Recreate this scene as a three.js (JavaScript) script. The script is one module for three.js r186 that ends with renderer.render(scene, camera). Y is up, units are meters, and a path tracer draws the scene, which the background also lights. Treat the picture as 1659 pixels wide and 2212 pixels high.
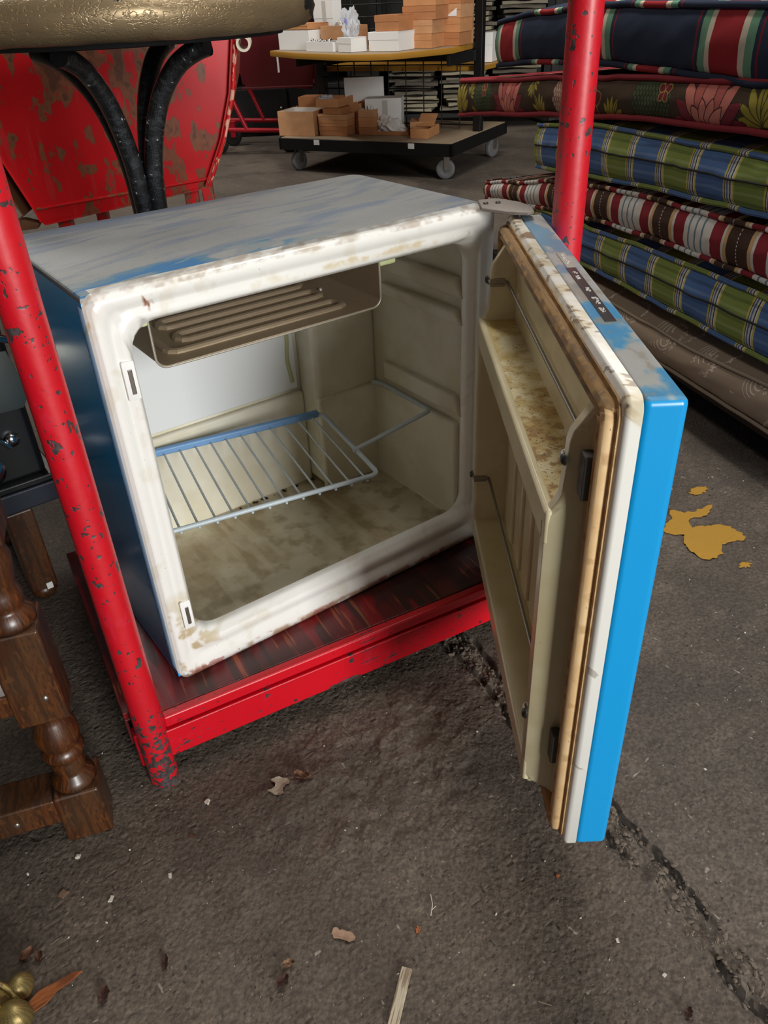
import * as THREE from 'three';
import { RoundedBoxGeometry } from 'three/addons/geometries/RoundedBoxGeometry.js';
import { mergeGeometries, mergeVertices, toCreasedNormals } from 'three/addons/utils/BufferGeometryUtils.js';
import { RectAreaLightUniformsLib } from 'three/addons/lights/RectAreaLightUniformsLib.js';

// ---------------------------------------------------------------- camera, sky, daylight, exposure
RectAreaLightUniformsLib.init();
const scene = new THREE.Scene();
const camera = new THREE.PerspectiveCamera(2 * Math.atan(1106 / 1680.15) * 180 / Math.PI, 1659 / 2212, 0.02, 60);
camera.position.set(-0.1857, 0.7247, 0.7419);
camera.rotation.set(-0.5874, -0.6042, -0.0507, 'YXZ');
scene.add(camera);
scene.background = new THREE.Color(0.80, 0.90, 1.0);          // overcast sky, seen only through the open doorway
scene.backgroundIntensity = 3;
const renderer = new THREE.WebGLRenderer({ antialias: true });
renderer.toneMapping = THREE.LinearToneMapping;
renderer.toneMappingExposure = 0.92;
renderer.shadowMap.enabled = true;
const FLOOR = -0.11;
const DOOR = { x: -0.35, w: 1.7, y0: FLOOR, y1: 3.3, z: 7.0 };  // the open doorway behind the photographer
{
  const day = new THREE.RectAreaLight(new THREE.Color(1.0, 0.99, 0.96), 33, DOOR.w, 2.7);
  day.position.set(DOOR.x, 1.9, DOOR.z - 0.12);
  day.lookAt(DOOR.x, 1.9, 0);
  scene.add(day);
}
const LAMP_L = 20;                                            // ceiling lamps, see ceilingLamp()

// ---------------------------------------------------------------- helpers
let seed = 7;
const rnd = () => { seed = (seed + 0x6d2b79f5) | 0; let t = Math.imul(seed ^ (seed >>> 15), 1 | seed); t = (t + Math.imul(t ^ (t >>> 7), 61 | t)) ^ t; return ((t ^ (t >>> 14)) >>> 0) / 4294967296; };
const rr = (a, b) => a + (b - a) * rnd();
const clamp = (x, a = 0, b = 1) => Math.min(b, Math.max(a, x));
const smooth = (a, b, x) => { const t = clamp((x - a) / (b - a)); return t * t * (3 - 2 * t); };
const mix = (a, b, t) => a + (b - a) * t;
const mixc = (a, b, t) => [mix(a[0], b[0], t), mix(a[1], b[1], t), mix(a[2], b[2], t)];
const H = new Float32Array(65536); { for (let i = 0; i < 65536; i++) H[i] = rnd(); }
const hsh = (x, y, s) => H[((x * 73856093) ^ (y * 19349663) ^ (s * 83492791)) & 65535];
function vn(x, y, P = 4096, Q = P, s = 0) {                   // periodic value noise
  const ix = Math.floor(x), iy = Math.floor(y), fx = x - ix, fy = y - iy, u = fx * fx * (3 - 2 * fx), v = fy * fy * (3 - 2 * fy);
  const m = (a, n) => ((a % n) + n) % n, x0 = m(ix, P), x1 = m(ix + 1, P), y0 = m(iy, Q), y1 = m(iy + 1, Q);
  return mix(mix(hsh(x0, y0, s), hsh(x1, y0, s), u), mix(hsh(x0, y1, s), hsh(x1, y1, s), u), v);
}
function fbm(x, y, P, Q, o = 4, s = 0) { let a = 0.5, r = 0, n = 0; for (let i = 0; i < o; i++) { r += a * vn(x, y, P, Q, s + i); n += a; a *= 0.5; x *= 2; y *= 2; P *= 2; Q *= 2; } return r / n; }
function tex(w, h, fn, srgb = true) {
  const d = new Uint8Array(w * h * 4);
  for (let j = 0; j < h; j++) for (let i = 0; i < w; i++) {
    const c = fn((i + 0.5) / w, (j + 0.5) / h), k = (j * w + i) * 4;
    if (typeof c === 'number') d[k] = d[k + 1] = d[k + 2] = clamp(c) * 255; else { d[k] = clamp(c[0], 0, 255); d[k + 1] = clamp(c[1], 0, 255); d[k + 2] = clamp(c[2], 0, 255); }
    d[k + 3] = 255;
  }
  const t = new THREE.DataTexture(d, w, h);
  t.wrapS = t.wrapT = THREE.RepeatWrapping; t.magFilter = t.minFilter = THREE.LinearFilter;
  if (srgb) t.colorSpace = THREE.SRGBColorSpace;
  t.needsUpdate = true; return t;
}
function canvasTex(w, h, draw) {
  const c = document.createElement('canvas'); c.width = w; c.height = h; draw(c.getContext('2d'), w, h);
  const t = new THREE.CanvasTexture(c); t.wrapS = t.wrapT = THREE.RepeatWrapping; t.colorSpace = THREE.SRGBColorSpace; return t;
}
const rep = (t, su, sv, ov = 0) => { const c = t.clone(); c.repeat.set(1 / su, 1 / sv); c.offset.y = ov; c.needsUpdate = true; return c; };   // uv in metres -> tile size
const M = (o) => { const { phys, ...r } = o; if (typeof r.color === 'string' || typeof r.color === 'number') r.color = new THREE.Color(r.color); return new (phys ? THREE.MeshPhysicalMaterial : THREE.MeshStandardMaterial)({ roughness: 0.6, metalness: 0, ...r }); };

const used = {};
const numbered = (n) => { const k = used[n] = (used[n] ?? -1) + 1; return k ? `${n}_${String(k).padStart(3, '0')}` : n; };
const shade = (m) => { m.castShadow = m.receiveShadow = true; return m; };
function tag(o, label, category, group, kind) { if (label) o.userData.label = label; if (category) o.userData.category = category; if (group) o.userData.group = group; if (kind) o.userData.kind = kind; return o; }
function thing(name, label, category, [x, y, z] = [0, 0, 0], turn = 0, group) {
  const o = new THREE.Group(); o.name = numbered(name); o.position.set(x, y, z); o.rotation.y = turn; scene.add(o); return tag(o, label, category, group);
}
function part(name, geo, mat, parent, label) {
  const g = Array.isArray(geo) ? merge(geo) : geo, m = shade(new THREE.Mesh(g, mat)); m.name = parent === scene ? numbered(name) : name; parent.add(m);
  if (label) m.userData.label = label; return m;
}
function single(name, geo, mat, label, category, pos = [0, 0, 0], turn = 0, group) { const m = part(name, geo, mat, scene); m.position.set(...pos); m.rotation.y = turn; return tag(m, label, category, group); }
function structure(name, geo, mat) { const m = part(name, geo, mat, scene); m.name = name; m.userData.kind = 'structure'; return m; }
function merge(list) {
  list = list.map((g) => { g = g.index ? g.toNonIndexed() : g; for (const k of Object.keys(g.attributes)) if (!['position', 'normal', 'uv'].includes(k)) g.deleteAttribute(k); if (!g.attributes.uv) boxUV(g); return g; });
  return list.length === 1 ? list[0] : mergeGeometries(list);
}
function boxUV(g) {                                           // uv in metres by dominant normal
  const p = g.attributes.position, n = g.attributes.normal, uv = new Float32Array(p.count * 2);
  for (let i = 0; i < p.count; i++) {
    const ax = Math.abs(n.getX(i)), ay = Math.abs(n.getY(i)), az = Math.abs(n.getZ(i));
    if (ay >= ax && ay >= az) { uv[2 * i] = p.getX(i); uv[2 * i + 1] = p.getZ(i); } else if (ax >= az) { uv[2 * i] = p.getZ(i); uv[2 * i + 1] = p.getY(i); } else { uv[2 * i] = p.getX(i); uv[2 * i + 1] = p.getY(i); }
  }
  g.setAttribute('uv', new THREE.BufferAttribute(uv, 2)); return g;
}
function bx(w, h, d, x = 0, y = 0, z = 0, r = 0.002, s = 2) { const g = new RoundedBoxGeometry(w, h, d, s, Math.min(r, w / 2.01, h / 2.01, d / 2.01)); g.clearGroups(); boxUV(g); g.translate(x, y, z); return g; }
const rot = (g, x, y, z) => { g.rotateX(x); g.rotateY(y); g.rotateZ(z); return g; };
const mv = (g, x, y, z) => g.translate(x, y, z);
function cyl(r0, r1, h, x = 0, y = 0, z = 0, seg = 24) { const g = new THREE.CylinderGeometry(r1, r0, h, seg); g.translate(x, y + h / 2, z); return g; }   // base at y
const V = (a) => (a.isVector3 ? a : new THREE.Vector3(...a));
function tube(pts, r, fillet = 0.01, rs = 8, closed = false) { // polyline with rounded corners
  pts = pts.map(V); const path = new THREE.CurvePath(); let prev = pts[0];
  const n = pts.length;
  for (let i = 1; i < n; i++) {
    if (i === n - 1) { path.add(new THREE.LineCurve3(prev, pts[i])); break; }
    const a = pts[i].clone().sub(pts[i - 1]), b = pts[i + 1].clone().sub(pts[i]), f = Math.min(fillet, a.length() * 0.45, b.length() * 0.45);
    const p = pts[i].clone().addScaledVector(a.normalize(), -f), q = pts[i].clone().addScaledVector(b.normalize(), f);
    path.add(new THREE.LineCurve3(prev, p)); path.add(new THREE.QuadraticBezierCurve3(p, pts[i], q)); prev = q;
  }
  const L = path.getLength();
  const g = new THREE.TubeGeometry(path, Math.max(8, Math.min(220, Math.round(L / Math.max(0.004, r * 0.9)) + 6 * n)), r, rs, false);
  const u = g.attributes.uv; for (let i = 0; i < u.count; i++) u.setXY(i, u.getX(i) * L, u.getY(i) * 2 * Math.PI * r);
  const caps = [0, 1].map((t) => { const c = new THREE.CircleGeometry(r, rs), d = path.getTangentAt(t), o = path.getPointAt(t); if (!t) d.negate(); c.applyQuaternion(new THREE.Quaternion().setFromUnitVectors(new THREE.Vector3(0, 0, 1), d)); c.translate(o.x, o.y, o.z); return c; });
  return merge([g, ...caps]);
}
const curve = (pts, r, rs = 8, closed = false, seg = 60) => { const c = new THREE.CatmullRomCurve3(pts.map(V), closed, 'centripetal'), g = new THREE.TubeGeometry(c, seg, r, rs, closed), L = c.getLength(), u = g.attributes.uv; for (let i = 0; i < u.count; i++) u.setXY(i, u.getX(i) * L, u.getY(i) * 2 * Math.PI * r); return g; };
function rrect(x0, x1, y0, y1, r, n = 7) {                    // rounded rectangle, 4(n+1) points, anticlockwise
  const p = [];
  for (const [cx, cy, a0] of [[x1 - r, y0 + r, -Math.PI / 2], [x1 - r, y1 - r, 0], [x0 + r, y1 - r, Math.PI / 2], [x0 + r, y0 + r, Math.PI]]) for (let i = 0; i <= n; i++) { const a = a0 + (i / n) * Math.PI / 2; p.push([cx + r * Math.cos(a), cy + r * Math.sin(a)]); }
  return p;
}
function loft(sections, { closed = false, cap0 = false, cap1 = false, crease = 0.6, planar = 0 } = {}) {  // sections: arrays of [x, y, z], same count, each a closed loop
  const n = sections[0].length, pos = [], idx = [];
  for (const s of sections) for (const p of s) pos.push(...p);
  const m = sections.length;
  for (let j = 0; j < (closed ? m : m - 1); j++) for (let i = 0; i < n; i++) { const a = j * n + i, b = j * n + (i + 1) % n, c = ((j + 1) % m) * n + i, d = ((j + 1) % m) * n + (i + 1) % n; idx.push(a, b, d, a, d, c); }
  for (const [on, j, flip] of [[cap0, 0, 1], [cap1, m - 1, 0]]) if (on) { const c = pos.length / 3; let s = [0, 0, 0]; for (const p of sections[j]) s = s.map((v, k) => v + p[k] / n); pos.push(...s); for (let i = 0; i < n; i++) { const a = j * n + i, b = j * n + (i + 1) % n; flip ? idx.push(c, b, a) : idx.push(c, a, b); } }
  let g = new THREE.BufferGeometry(); g.setAttribute('position', new THREE.Float32BufferAttribute(pos, 3)); g.setIndex(idx);
  g = toCreasedNormals(g, crease); boxUV(g);
  if (planar) { const p = g.attributes.position, uv = g.attributes.uv; for (let i = 0; i < p.count; i++) uv.setXY(i, p.getX(i) + 0.5 * p.getZ(i), p.getY(i) - 0.7 * p.getZ(i)); }
  return g;
}
const at3 = (pts, z) => pts.map(([x, y]) => [x, y, z]);
function split(g, fn) {                                       // triangles for which fn(centroid, normal) holds, and the rest
  g = g.index ? g.toNonIndexed() : g; const out = [[], []], p = g.attributes.position, nn = g.attributes.normal;
  for (let i = 0; i < p.count; i += 3) { const c = [0, 1, 2].map((k) => (p.getComponent(i, k) + p.getComponent(i + 1, k) + p.getComponent(i + 2, k)) / 3), n = [0, 1, 2].map((k) => nn.getComponent(i, k)); out[fn(c, n) ? 0 : 1].push(i, i + 1, i + 2); }
  return out.map((ids) => { const h = new THREE.BufferGeometry(); for (const k of ['position', 'normal', 'uv']) { const a = g.attributes[k], s = a.itemSize, d = new Float32Array(ids.length * s); ids.forEach((v, i) => { for (let c = 0; c < s; c++) d[i * s + c] = a.getComponent(v, c); }); h.setAttribute(k, new THREE.BufferAttribute(d, s)); } return h; });
}
function prism(pts, d, bevel = 0.0015, z0 = 0, seg = 2) {     // polygon in x, y extruded along z
  const s = new THREE.Shape(pts.map(([x, y]) => new THREE.Vector2(x, y)));
  const g = new THREE.ExtrudeGeometry(s, { depth: Math.max(1e-5, d - 2 * bevel), bevelEnabled: bevel > 0, bevelThickness: bevel, bevelSize: bevel, bevelOffset: -bevel, bevelSegments: seg, curveSegments: 10 });
  g.translate(0, 0, z0 + bevel); g.clearGroups(); g.computeVertexNormals(); return boxUV(toCreasedNormals(g, 0.7));
}
function lathe(prof, seg = 40) { const g = new THREE.LatheGeometry(prof.map(([r, y]) => new THREE.Vector2(Math.max(r, 1e-4), y)), seg), u = g.attributes.uv, p = g.attributes.position; for (let i = 0; i < u.count; i++) u.setXY(i, u.getX(i) * 0.2, p.getY(i)); return g; }
function bend(g, f) { const p = g.attributes.position; for (let i = 0; i < p.count; i++) { const r = f(p.getX(i), p.getY(i), p.getZ(i)); p.setXYZ(i, ...r); } g.computeVertexNormals(); return g; }
const interp = (tab, x, k = 1) => { if (x <= tab[0][0]) return tab[0][k]; for (let i = 1; i < tab.length; i++) if (x <= tab[i][0]) { const t = (x - tab[i - 1][0]) / (tab[i][0] - tab[i - 1][0]); return mix(tab[i - 1][k], tab[i][k], t * t * (3 - 2 * t) * 0.5 + t * 0.5); } return tab[tab.length - 1][k]; };

// ---------------------------------------------------------------- shared textures and materials
const grainBump = tex(512, 512, (u, v) => 0.6 * fbm(u * 24, v * 24, 24, 24, 5, 3) + 0.4 * vn(u * 160, v * 160, 160, 160, 9), false);
const chipMask = (u, v, P, Q, s, thr) => smooth(thr, thr + 0.03, fbm(u * P, v * Q, P, Q, 4, s));
const T = {};
T.floor = tex(2048, 2048, (u, v) => {
  const a = fbm(u * 5, v * 5, 5, 5, 5, 1), b = fbm(u * 40, v * 40, 40, 40, 4, 11), f = vn(u * 700, v * 700, 700, 700, 5), s = vn(u * 330, v * 330, 330, 330, 21), d = vn(u * 260, v * 260, 260, 260, 31), w = fbm(u * 12, v * 12, 12, 12, 4, 55);
  let c = mixc([86, 76, 67], [102, 91, 80], smooth(0.3, 0.7, a));
  c = mixc(c, [72, 64, 57], 0.55 * smooth(0.52, 0.72, w));
  c = mixc(c, [118, 106, 94], 0.35 * smooth(0.55, 0.8, b));
  const k = 0.82 + 0.36 * f; c = c.map((x) => x * k);
  if (s > 0.965) c = mixc(c, [190, 182, 168], 0.6); if (d > 0.968) c = mixc(c, [42, 38, 35], 0.65);
  return c;
});
T.floorBump = tex(1024, 1024, (u, v) => clamp(0.5 * fbm(u * 60, v * 60, 60, 60, 4, 2) + 0.28 * fbm(u * 18, v * 18, 18, 18, 3, 77) + 0.3 * (1 - smooth(0.0, 0.18, vn(u * 46, v * 46, 46, 46, 8))) * -1 + 0.24), false);
T.floorFine = tex(512, 512, (u, v) => 0.8 + 0.2 * vn(u * 80, v * 80, 80, 80, 3), false);
T.red = tex(512, 2048, (u, v) => {                            // enamel on the cart's tubes, v = 0..1.4 m from the floor, u round the tube (0.12 m)
  const y = v * 1.4, n = fbm(u * 12, v * 140, 12, 140, 4, 3), m = fbm(u * 24, v * 280, 24, 280, 3, 14), lo = smooth(0.14, 0.0, y - 0.02 + 0.10 * (fbm(u * 5, v * 60, 5, 60, 4, 8) - 0.5));
  let c = mixc([216, 4, 30], [198, 2, 28], fbm(u * 4, v * 20, 4, 20, 3, 40));
  c = mixc(c, [206, 40, 62], 0.5 * smooth(0.62, 0.75, fbm(u * 12, v * 40, 12, 40, 4, 61)));
  if (n > 0.735 || m > 0.80 || (lo > 0.2 && m + 0.30 * lo > 0.735)) c = mixc([88, 80, 80], [52, 40, 40], vn(u * 40, v * 400, 40, 400, 2));
  return c;
});
T.redBump = tex(512, 2048, (u, v) => { const n = fbm(u * 12, v * 140, 12, 140, 4, 3), m = fbm(u * 24, v * 280, 24, 280, 3, 14); return 0.35 + 0.25 * fbm(u * 20, v * 240, 20, 240, 3, 66) + (n > 0.735 || m > 0.80 ? -0.3 : 0); }, false);
T.dust = tex(1024, 768, (u, v) => {                           // dust on blue enamel, wiped in streaks along u; u, v = x 0..0.56 m, z -0.34..0 m
  const x = u * 0.56, z = v * 0.34 - 0.34, w = 0.5 * (fbm(u * 3, v * 3, 3, 3, 3, 70) - 0.5), q = v + 0.22 * u + w * 0.4, s = fbm(u * 3, q * 10, 3, 10, 5, 4), t = fbm(u * 8, q * 34, 8, 34, 4, 6), g = vn(u * 400, v * 400, 400, 400, 1), p = fbm(u * 10, v * 8, 10, 8, 4, 44);
  let c = mixc([146, 147, 147], [128, 128, 126], fbm(u * 6, v * 6, 6, 6, 3, 33));
  c = mixc(c, [94, 108, 132], 0.6 * smooth(0.46, 0.64, s)); c = mixc(c, [92, 106, 124], 0.4 * smooth(0.52, 0.70, t));
  const wiped = s * 0.45 + t * 0.25 + 0.62 * smooth(-0.13, -0.02, z - 0.10 * x - 0.01 + 0.12 * (p - 0.5)) * smooth(0.56, 0.12, x);   // the cloth's swipe near the front edge
  c = mixc(c, [60, 108, 138], 0.8 * smooth(0.52, 0.64, wiped)); c = mixc(c, [14, 98, 154], 0.85 * smooth(0.68, 0.80, wiped)); c = mixc(c, [138, 136, 130], 0.75 * smooth(0.54, 0.64, t) * smooth(0.5, 0.6, wiped));
  return c.map((x) => x * (0.96 + 0.08 * g));
});
T.white = tex(1024, 1024, (u, v) => {                         // white plastic with grime patches; u, v = 0..0.55 m on the front of the fridge
  const x = u * 0.55, y = v * 0.55, n = fbm(u * 22, v * 22, 22, 22, 5, 5), b = fbm(u * 60, v * 60, 60, 60, 3, 15), s = vn(u * 260, v * 260, 260, 260, 4);
  let c = [240, 239, 234];
  c = mixc(c, [220, 212, 190], 0.35 * smooth(0.58, 0.72, n));
  const corner = smooth(0.085, 0.015, Math.hypot((x - 0.012) * 1.2, (y - 0.028) * 0.6)), bot = smooth(0.017, 0.010, y + 0.004 * (n - 0.5)), top = smooth(0.4955, 0.4985, y + 0.003 * (n - 0.5)), rd = Math.hypot(x - 0.060, (y - 0.486) * 0.7) + 0.006 * (b - 0.5), rust = smooth(0.0075, 0.003, rd);
  c = mixc(c, [186, 164, 120], 0.8 * corner * smooth(0.46, 0.6, n + 0.2 * (b - 0.5)));
  c = mixc(c, [164, 130, 102], 0.75 * bot * smooth(0.40, 0.56, n)); c = mixc(c, [160, 84, 78], 0.6 * bot * smooth(0.58, 0.66, b));
  c = mixc(c, [178, 164, 150], 0.6 * top * smooth(0.40, 0.66, 0.45 * n + 0.55 * b)); c = mixc(c, [128, 72, 50], 0.85 * rust * smooth(0.35, 0.5, b));
  c = mixc(c, [206, 182, 136], 0.55 * smooth(0.006, 0.001, Math.abs(y - 0.476 - 0.010 * (n - 0.5))) * smooth(0.40, 0.62, 0.5 * n + 0.5 * b) * smooth(0.12, 0.3, x));
  return s > 0.993 ? mixc(c, [120, 84, 60], 0.7) : c;
});
T.doorFrame = tex(1024, 1024, (u, v) => {                     // inner frame of the door, u, v = 0..0.55 m: yellowed and scuffed along the top, rubbed yellow at the foot
  const x = u * 0.55, y = v * 0.55, n = fbm(u * 26, v * 26, 26, 26, 5, 6), b = fbm(u * 70, v * 70, 70, 70, 3, 16);
  let c = [247, 245, 238];
  const top = smooth(0.470, 0.480, y), foot = smooth(0.10, 0.03, y + 0.05 * (n - 0.5)) * smooth(0.509, 0.500, x + 0.008 * (n - 0.5));
  c = mixc(c, [222, 208, 172], 0.75 * top * smooth(0.30, 0.60, n)); c = mixc(c, [186, 158, 122], 0.6 * top * smooth(0.52, 0.66, n * 0.5 + b * 0.5)); c = mixc(c, [132, 100, 78], 0.6 * top * smooth(0.60, 0.68, b * 0.7 + n * 0.3));
  c = mixc(c, [214, 170, 96], 0.7 * foot * smooth(0.34, 0.6, n));
  return b > 0.76 ? mixc(c, [150, 140, 128], 0.5) : c;
});
T.dustDoor = tex(1024, 128, (u, v) => {                       // u = 0..0.53 m along the door's top edge
  const n = fbm(u * 14, v * 2, 14, 2, 5, 8), m = fbm(u * 30, v * 4, 30, 4, 4, 28), far = smooth(0.42, 0.62, u + 0.25 * (m - 0.5));
  let c = mixc([178, 178, 176], [158, 158, 156], m);
  c = mixc(c, [112, 130, 152], 0.75 * smooth(0.46, 0.64, n)); c = mixc(c, [62, 142, 192], (0.3 + 0.6 * far) * smooth(0.50 - 0.14 * far, 0.68 - 0.14 * far, n)); c = mixc(c, [150, 142, 130], 0.75 * smooth(0.54, 0.68, m) * (0.3 + 0.7 * far));
  return c;
});
T.liner = tex(512, 512, (u, v) => { const n = fbm(u * 6, v * 6, 6, 6, 4, 5), s = vn(u * 150, v * 150, 150, 150, 4); let c = mixc([226, 222, 205], [214, 207, 184], smooth(0.35, 0.7, n)); return s > 0.985 ? mixc(c, [110, 90, 60], 0.6) : c; });
T.stain = tex(1024, 1024, (u, v) => {                         // mottled brown film dried on the fridge floor, 0.5 m tile
  const n = fbm(u * 7, v * 7, 7, 7, 6, 5), m = fbm(u * 26, v * 26, 26, 26, 5, 25), st = fbm(u * 34, v * 5, 34, 5, 3, 35), s = vn(u * 300, v * 300, 300, 300, 4);
  let c = mixc([204, 195, 170], [166, 150, 118], smooth(0.28, 0.72, n)); c = mixc(c, [138, 120, 88], 0.55 * smooth(0.42, 0.75, m)); c = mixc(c, [208, 200, 178], 0.4 * smooth(0.5, 0.75, st));
  return s > 0.988 ? [70, 52, 36] : c;
});
T.yellow = tex(1024, 256, (u, v) => {                         // upper door shelf, u = 0..0.52 m from the hinge: yellow film with mould specks, thickest at the free end
  const n = fbm(u * 18, v * 5, 18, 5, 5, 3), m = fbm(u * 70, v * 18, 70, 18, 4, 13), s = vn(u * 330, v * 80, 330, 80, 7), s2 = vn(u * 200, v * 52, 200, 52, 17), k = smooth(0.05, 0.9, u + 0.3 * (n - 0.5));
  let c = mixc([218, 206, 164], [196, 172, 108], smooth(0.34, 0.62, n)); c = mixc(c, [176, 136, 70], 0.85 * k * smooth(0.42, 0.62, m * 0.6 + n * 0.4)); c = mixc(c, [140, 104, 52], 0.6 * k * smooth(0.56, 0.7, m));
  if (s > 0.93 - 0.07 * k || s2 > 0.95 - 0.05 * k) c = mixc(c, [92, 70, 40], 0.65);
  return c;
});
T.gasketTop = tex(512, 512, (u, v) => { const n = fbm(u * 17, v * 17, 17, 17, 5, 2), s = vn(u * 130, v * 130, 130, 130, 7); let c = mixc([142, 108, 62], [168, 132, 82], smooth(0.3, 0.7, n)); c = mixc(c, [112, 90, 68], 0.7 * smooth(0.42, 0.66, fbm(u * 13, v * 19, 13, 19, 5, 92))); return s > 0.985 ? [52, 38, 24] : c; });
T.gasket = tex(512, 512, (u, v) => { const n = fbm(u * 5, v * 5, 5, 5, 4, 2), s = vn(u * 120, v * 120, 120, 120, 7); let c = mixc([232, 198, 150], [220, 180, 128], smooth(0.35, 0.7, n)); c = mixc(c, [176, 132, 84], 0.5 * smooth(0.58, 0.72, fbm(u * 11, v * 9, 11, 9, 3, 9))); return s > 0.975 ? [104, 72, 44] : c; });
T.oak = tex(512, 1024, (u, v) => { const w = u + 0.03 * fbm(u * 4, v * 3, 4, 3, 3, 8), n = fbm(w * 40, v * 5, 40, 5, 4, 2), f = vn(w * 190, v * 90, 190, 90, 6), g = fbm(u * 5, v * 5, 5, 5, 3, 19); let c = mixc([112, 66, 28], [78, 44, 20], smooth(0.35, 0.65, n)); c = mixc(c, [46, 28, 16], 0.5 * smooth(0.50, 0.85, f)); c = mixc(c, [150, 96, 44], 0.5 * smooth(0.7, 0.9, vn(w * 90, v * 60, 90, 60, 16))); return mixc(c, [84, 74, 62], 0.4 * smooth(0.52, 0.72, g)); });
T.ply = tex(1024, 1024, (u, v) => { const n = fbm(u * 60, v * 3, 60, 3, 4, 2), m = fbm(u * 130, v * 7, 130, 7, 4, 22), g = fbm(u * 5, v * 6, 5, 6, 4, 9); let c = mixc([66, 28, 26], [98, 26, 30], smooth(0.35, 0.65, g)); c = mixc(c, [44, 26, 22], 0.7 * smooth(0.5, 0.7, n)); c = mixc(c, [158, 92, 54], 0.7 * smooth(0.68, 0.76, m) * smooth(0.4, 0.55, g)); c = mixc(c, [150, 16, 26], 0.6 * smooth(0.62, 0.7, fbm(u * 20, v * 6, 20, 6, 3, 71))); return c; });
T.rust = tex(1024, 1024, (u, v) => {
  const n = fbm(u * 6, v * 4, 6, 4, 4, 3), m = fbm(u * 30, v * 16, 30, 16, 5, 23), d = fbm(u * 3, v * 3, 3, 3, 4, 43), f = fbm(u * 80, v * 60, 80, 60, 3, 63), k = n * 0.38 + m * 0.62 + 0.06 * (f - 0.5);
  let c = mixc([226, 18, 28], [200, 12, 22], smooth(0.3, 0.7, d)); c = mixc(c, [206, 62, 58], 0.5 * smooth(0.55, 0.7, fbm(u * 30, v * 4, 30, 4, 3, 83)));
  c = mixc(c, mixc([140, 96, 62], [112, 76, 54], f), 0.9 * smooth(0.515, 0.55, k)); return mixc(c, [86, 56, 42], 0.6 * smooth(0.62, 0.68, k + 0.1 * (f - 0.5)));
});
T.goldCol = tex(1024, 512, (u, v) => { const n = fbm(u * 10, v * 4, 10, 4, 5, 3), c1 = Math.abs(fbm(u * 120, v * 26, 120, 26, 3, 30) - 0.5); let c = mixc([150, 130, 98], [126, 108, 82], fbm(u * 14, v * 8, 14, 8, 3, 12)); c = mixc(c, [196, 164, 104], 0.7 * smooth(0.018, 0.006, c1) * smooth(0.4, 0.6, fbm(u * 12, v * 6, 12, 6, 3, 72))); return mixc(c, [46, 46, 48], smooth(0.64, 0.66, n)); });
T.crackle = tex(1024, 512, (u, v) => { const a = Math.abs(fbm(u * 120, v * 26, 120, 26, 3, 30) - 0.5), b = Math.abs(fbm(u * 60, v * 40, 60, 40, 3, 51) - 0.5); return clamp(1 - 0.7 * smooth(0.03, 0.0, a) - 0.5 * smooth(0.02, 0.0, b)); }, false);
T.card = tex(256, 256, (u, v) => { const n = fbm(u * 8, v * 8, 8, 8, 4, 3), f = vn(u * 6, v * 90, 6, 90, 4); const k = 0.93 + 0.12 * n + 0.03 * f; return [206 * k, 154 * k, 110 * k]; });
T.weave = tex(128, 128, (u, v) => 0.5 + 0.25 * Math.sin(u * 64 * 2 * Math.PI) * Math.sin(v * 64 * 2 * Math.PI) + 0.2 * vn(u * 64, v * 64, 64, 64, 2), false);

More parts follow.
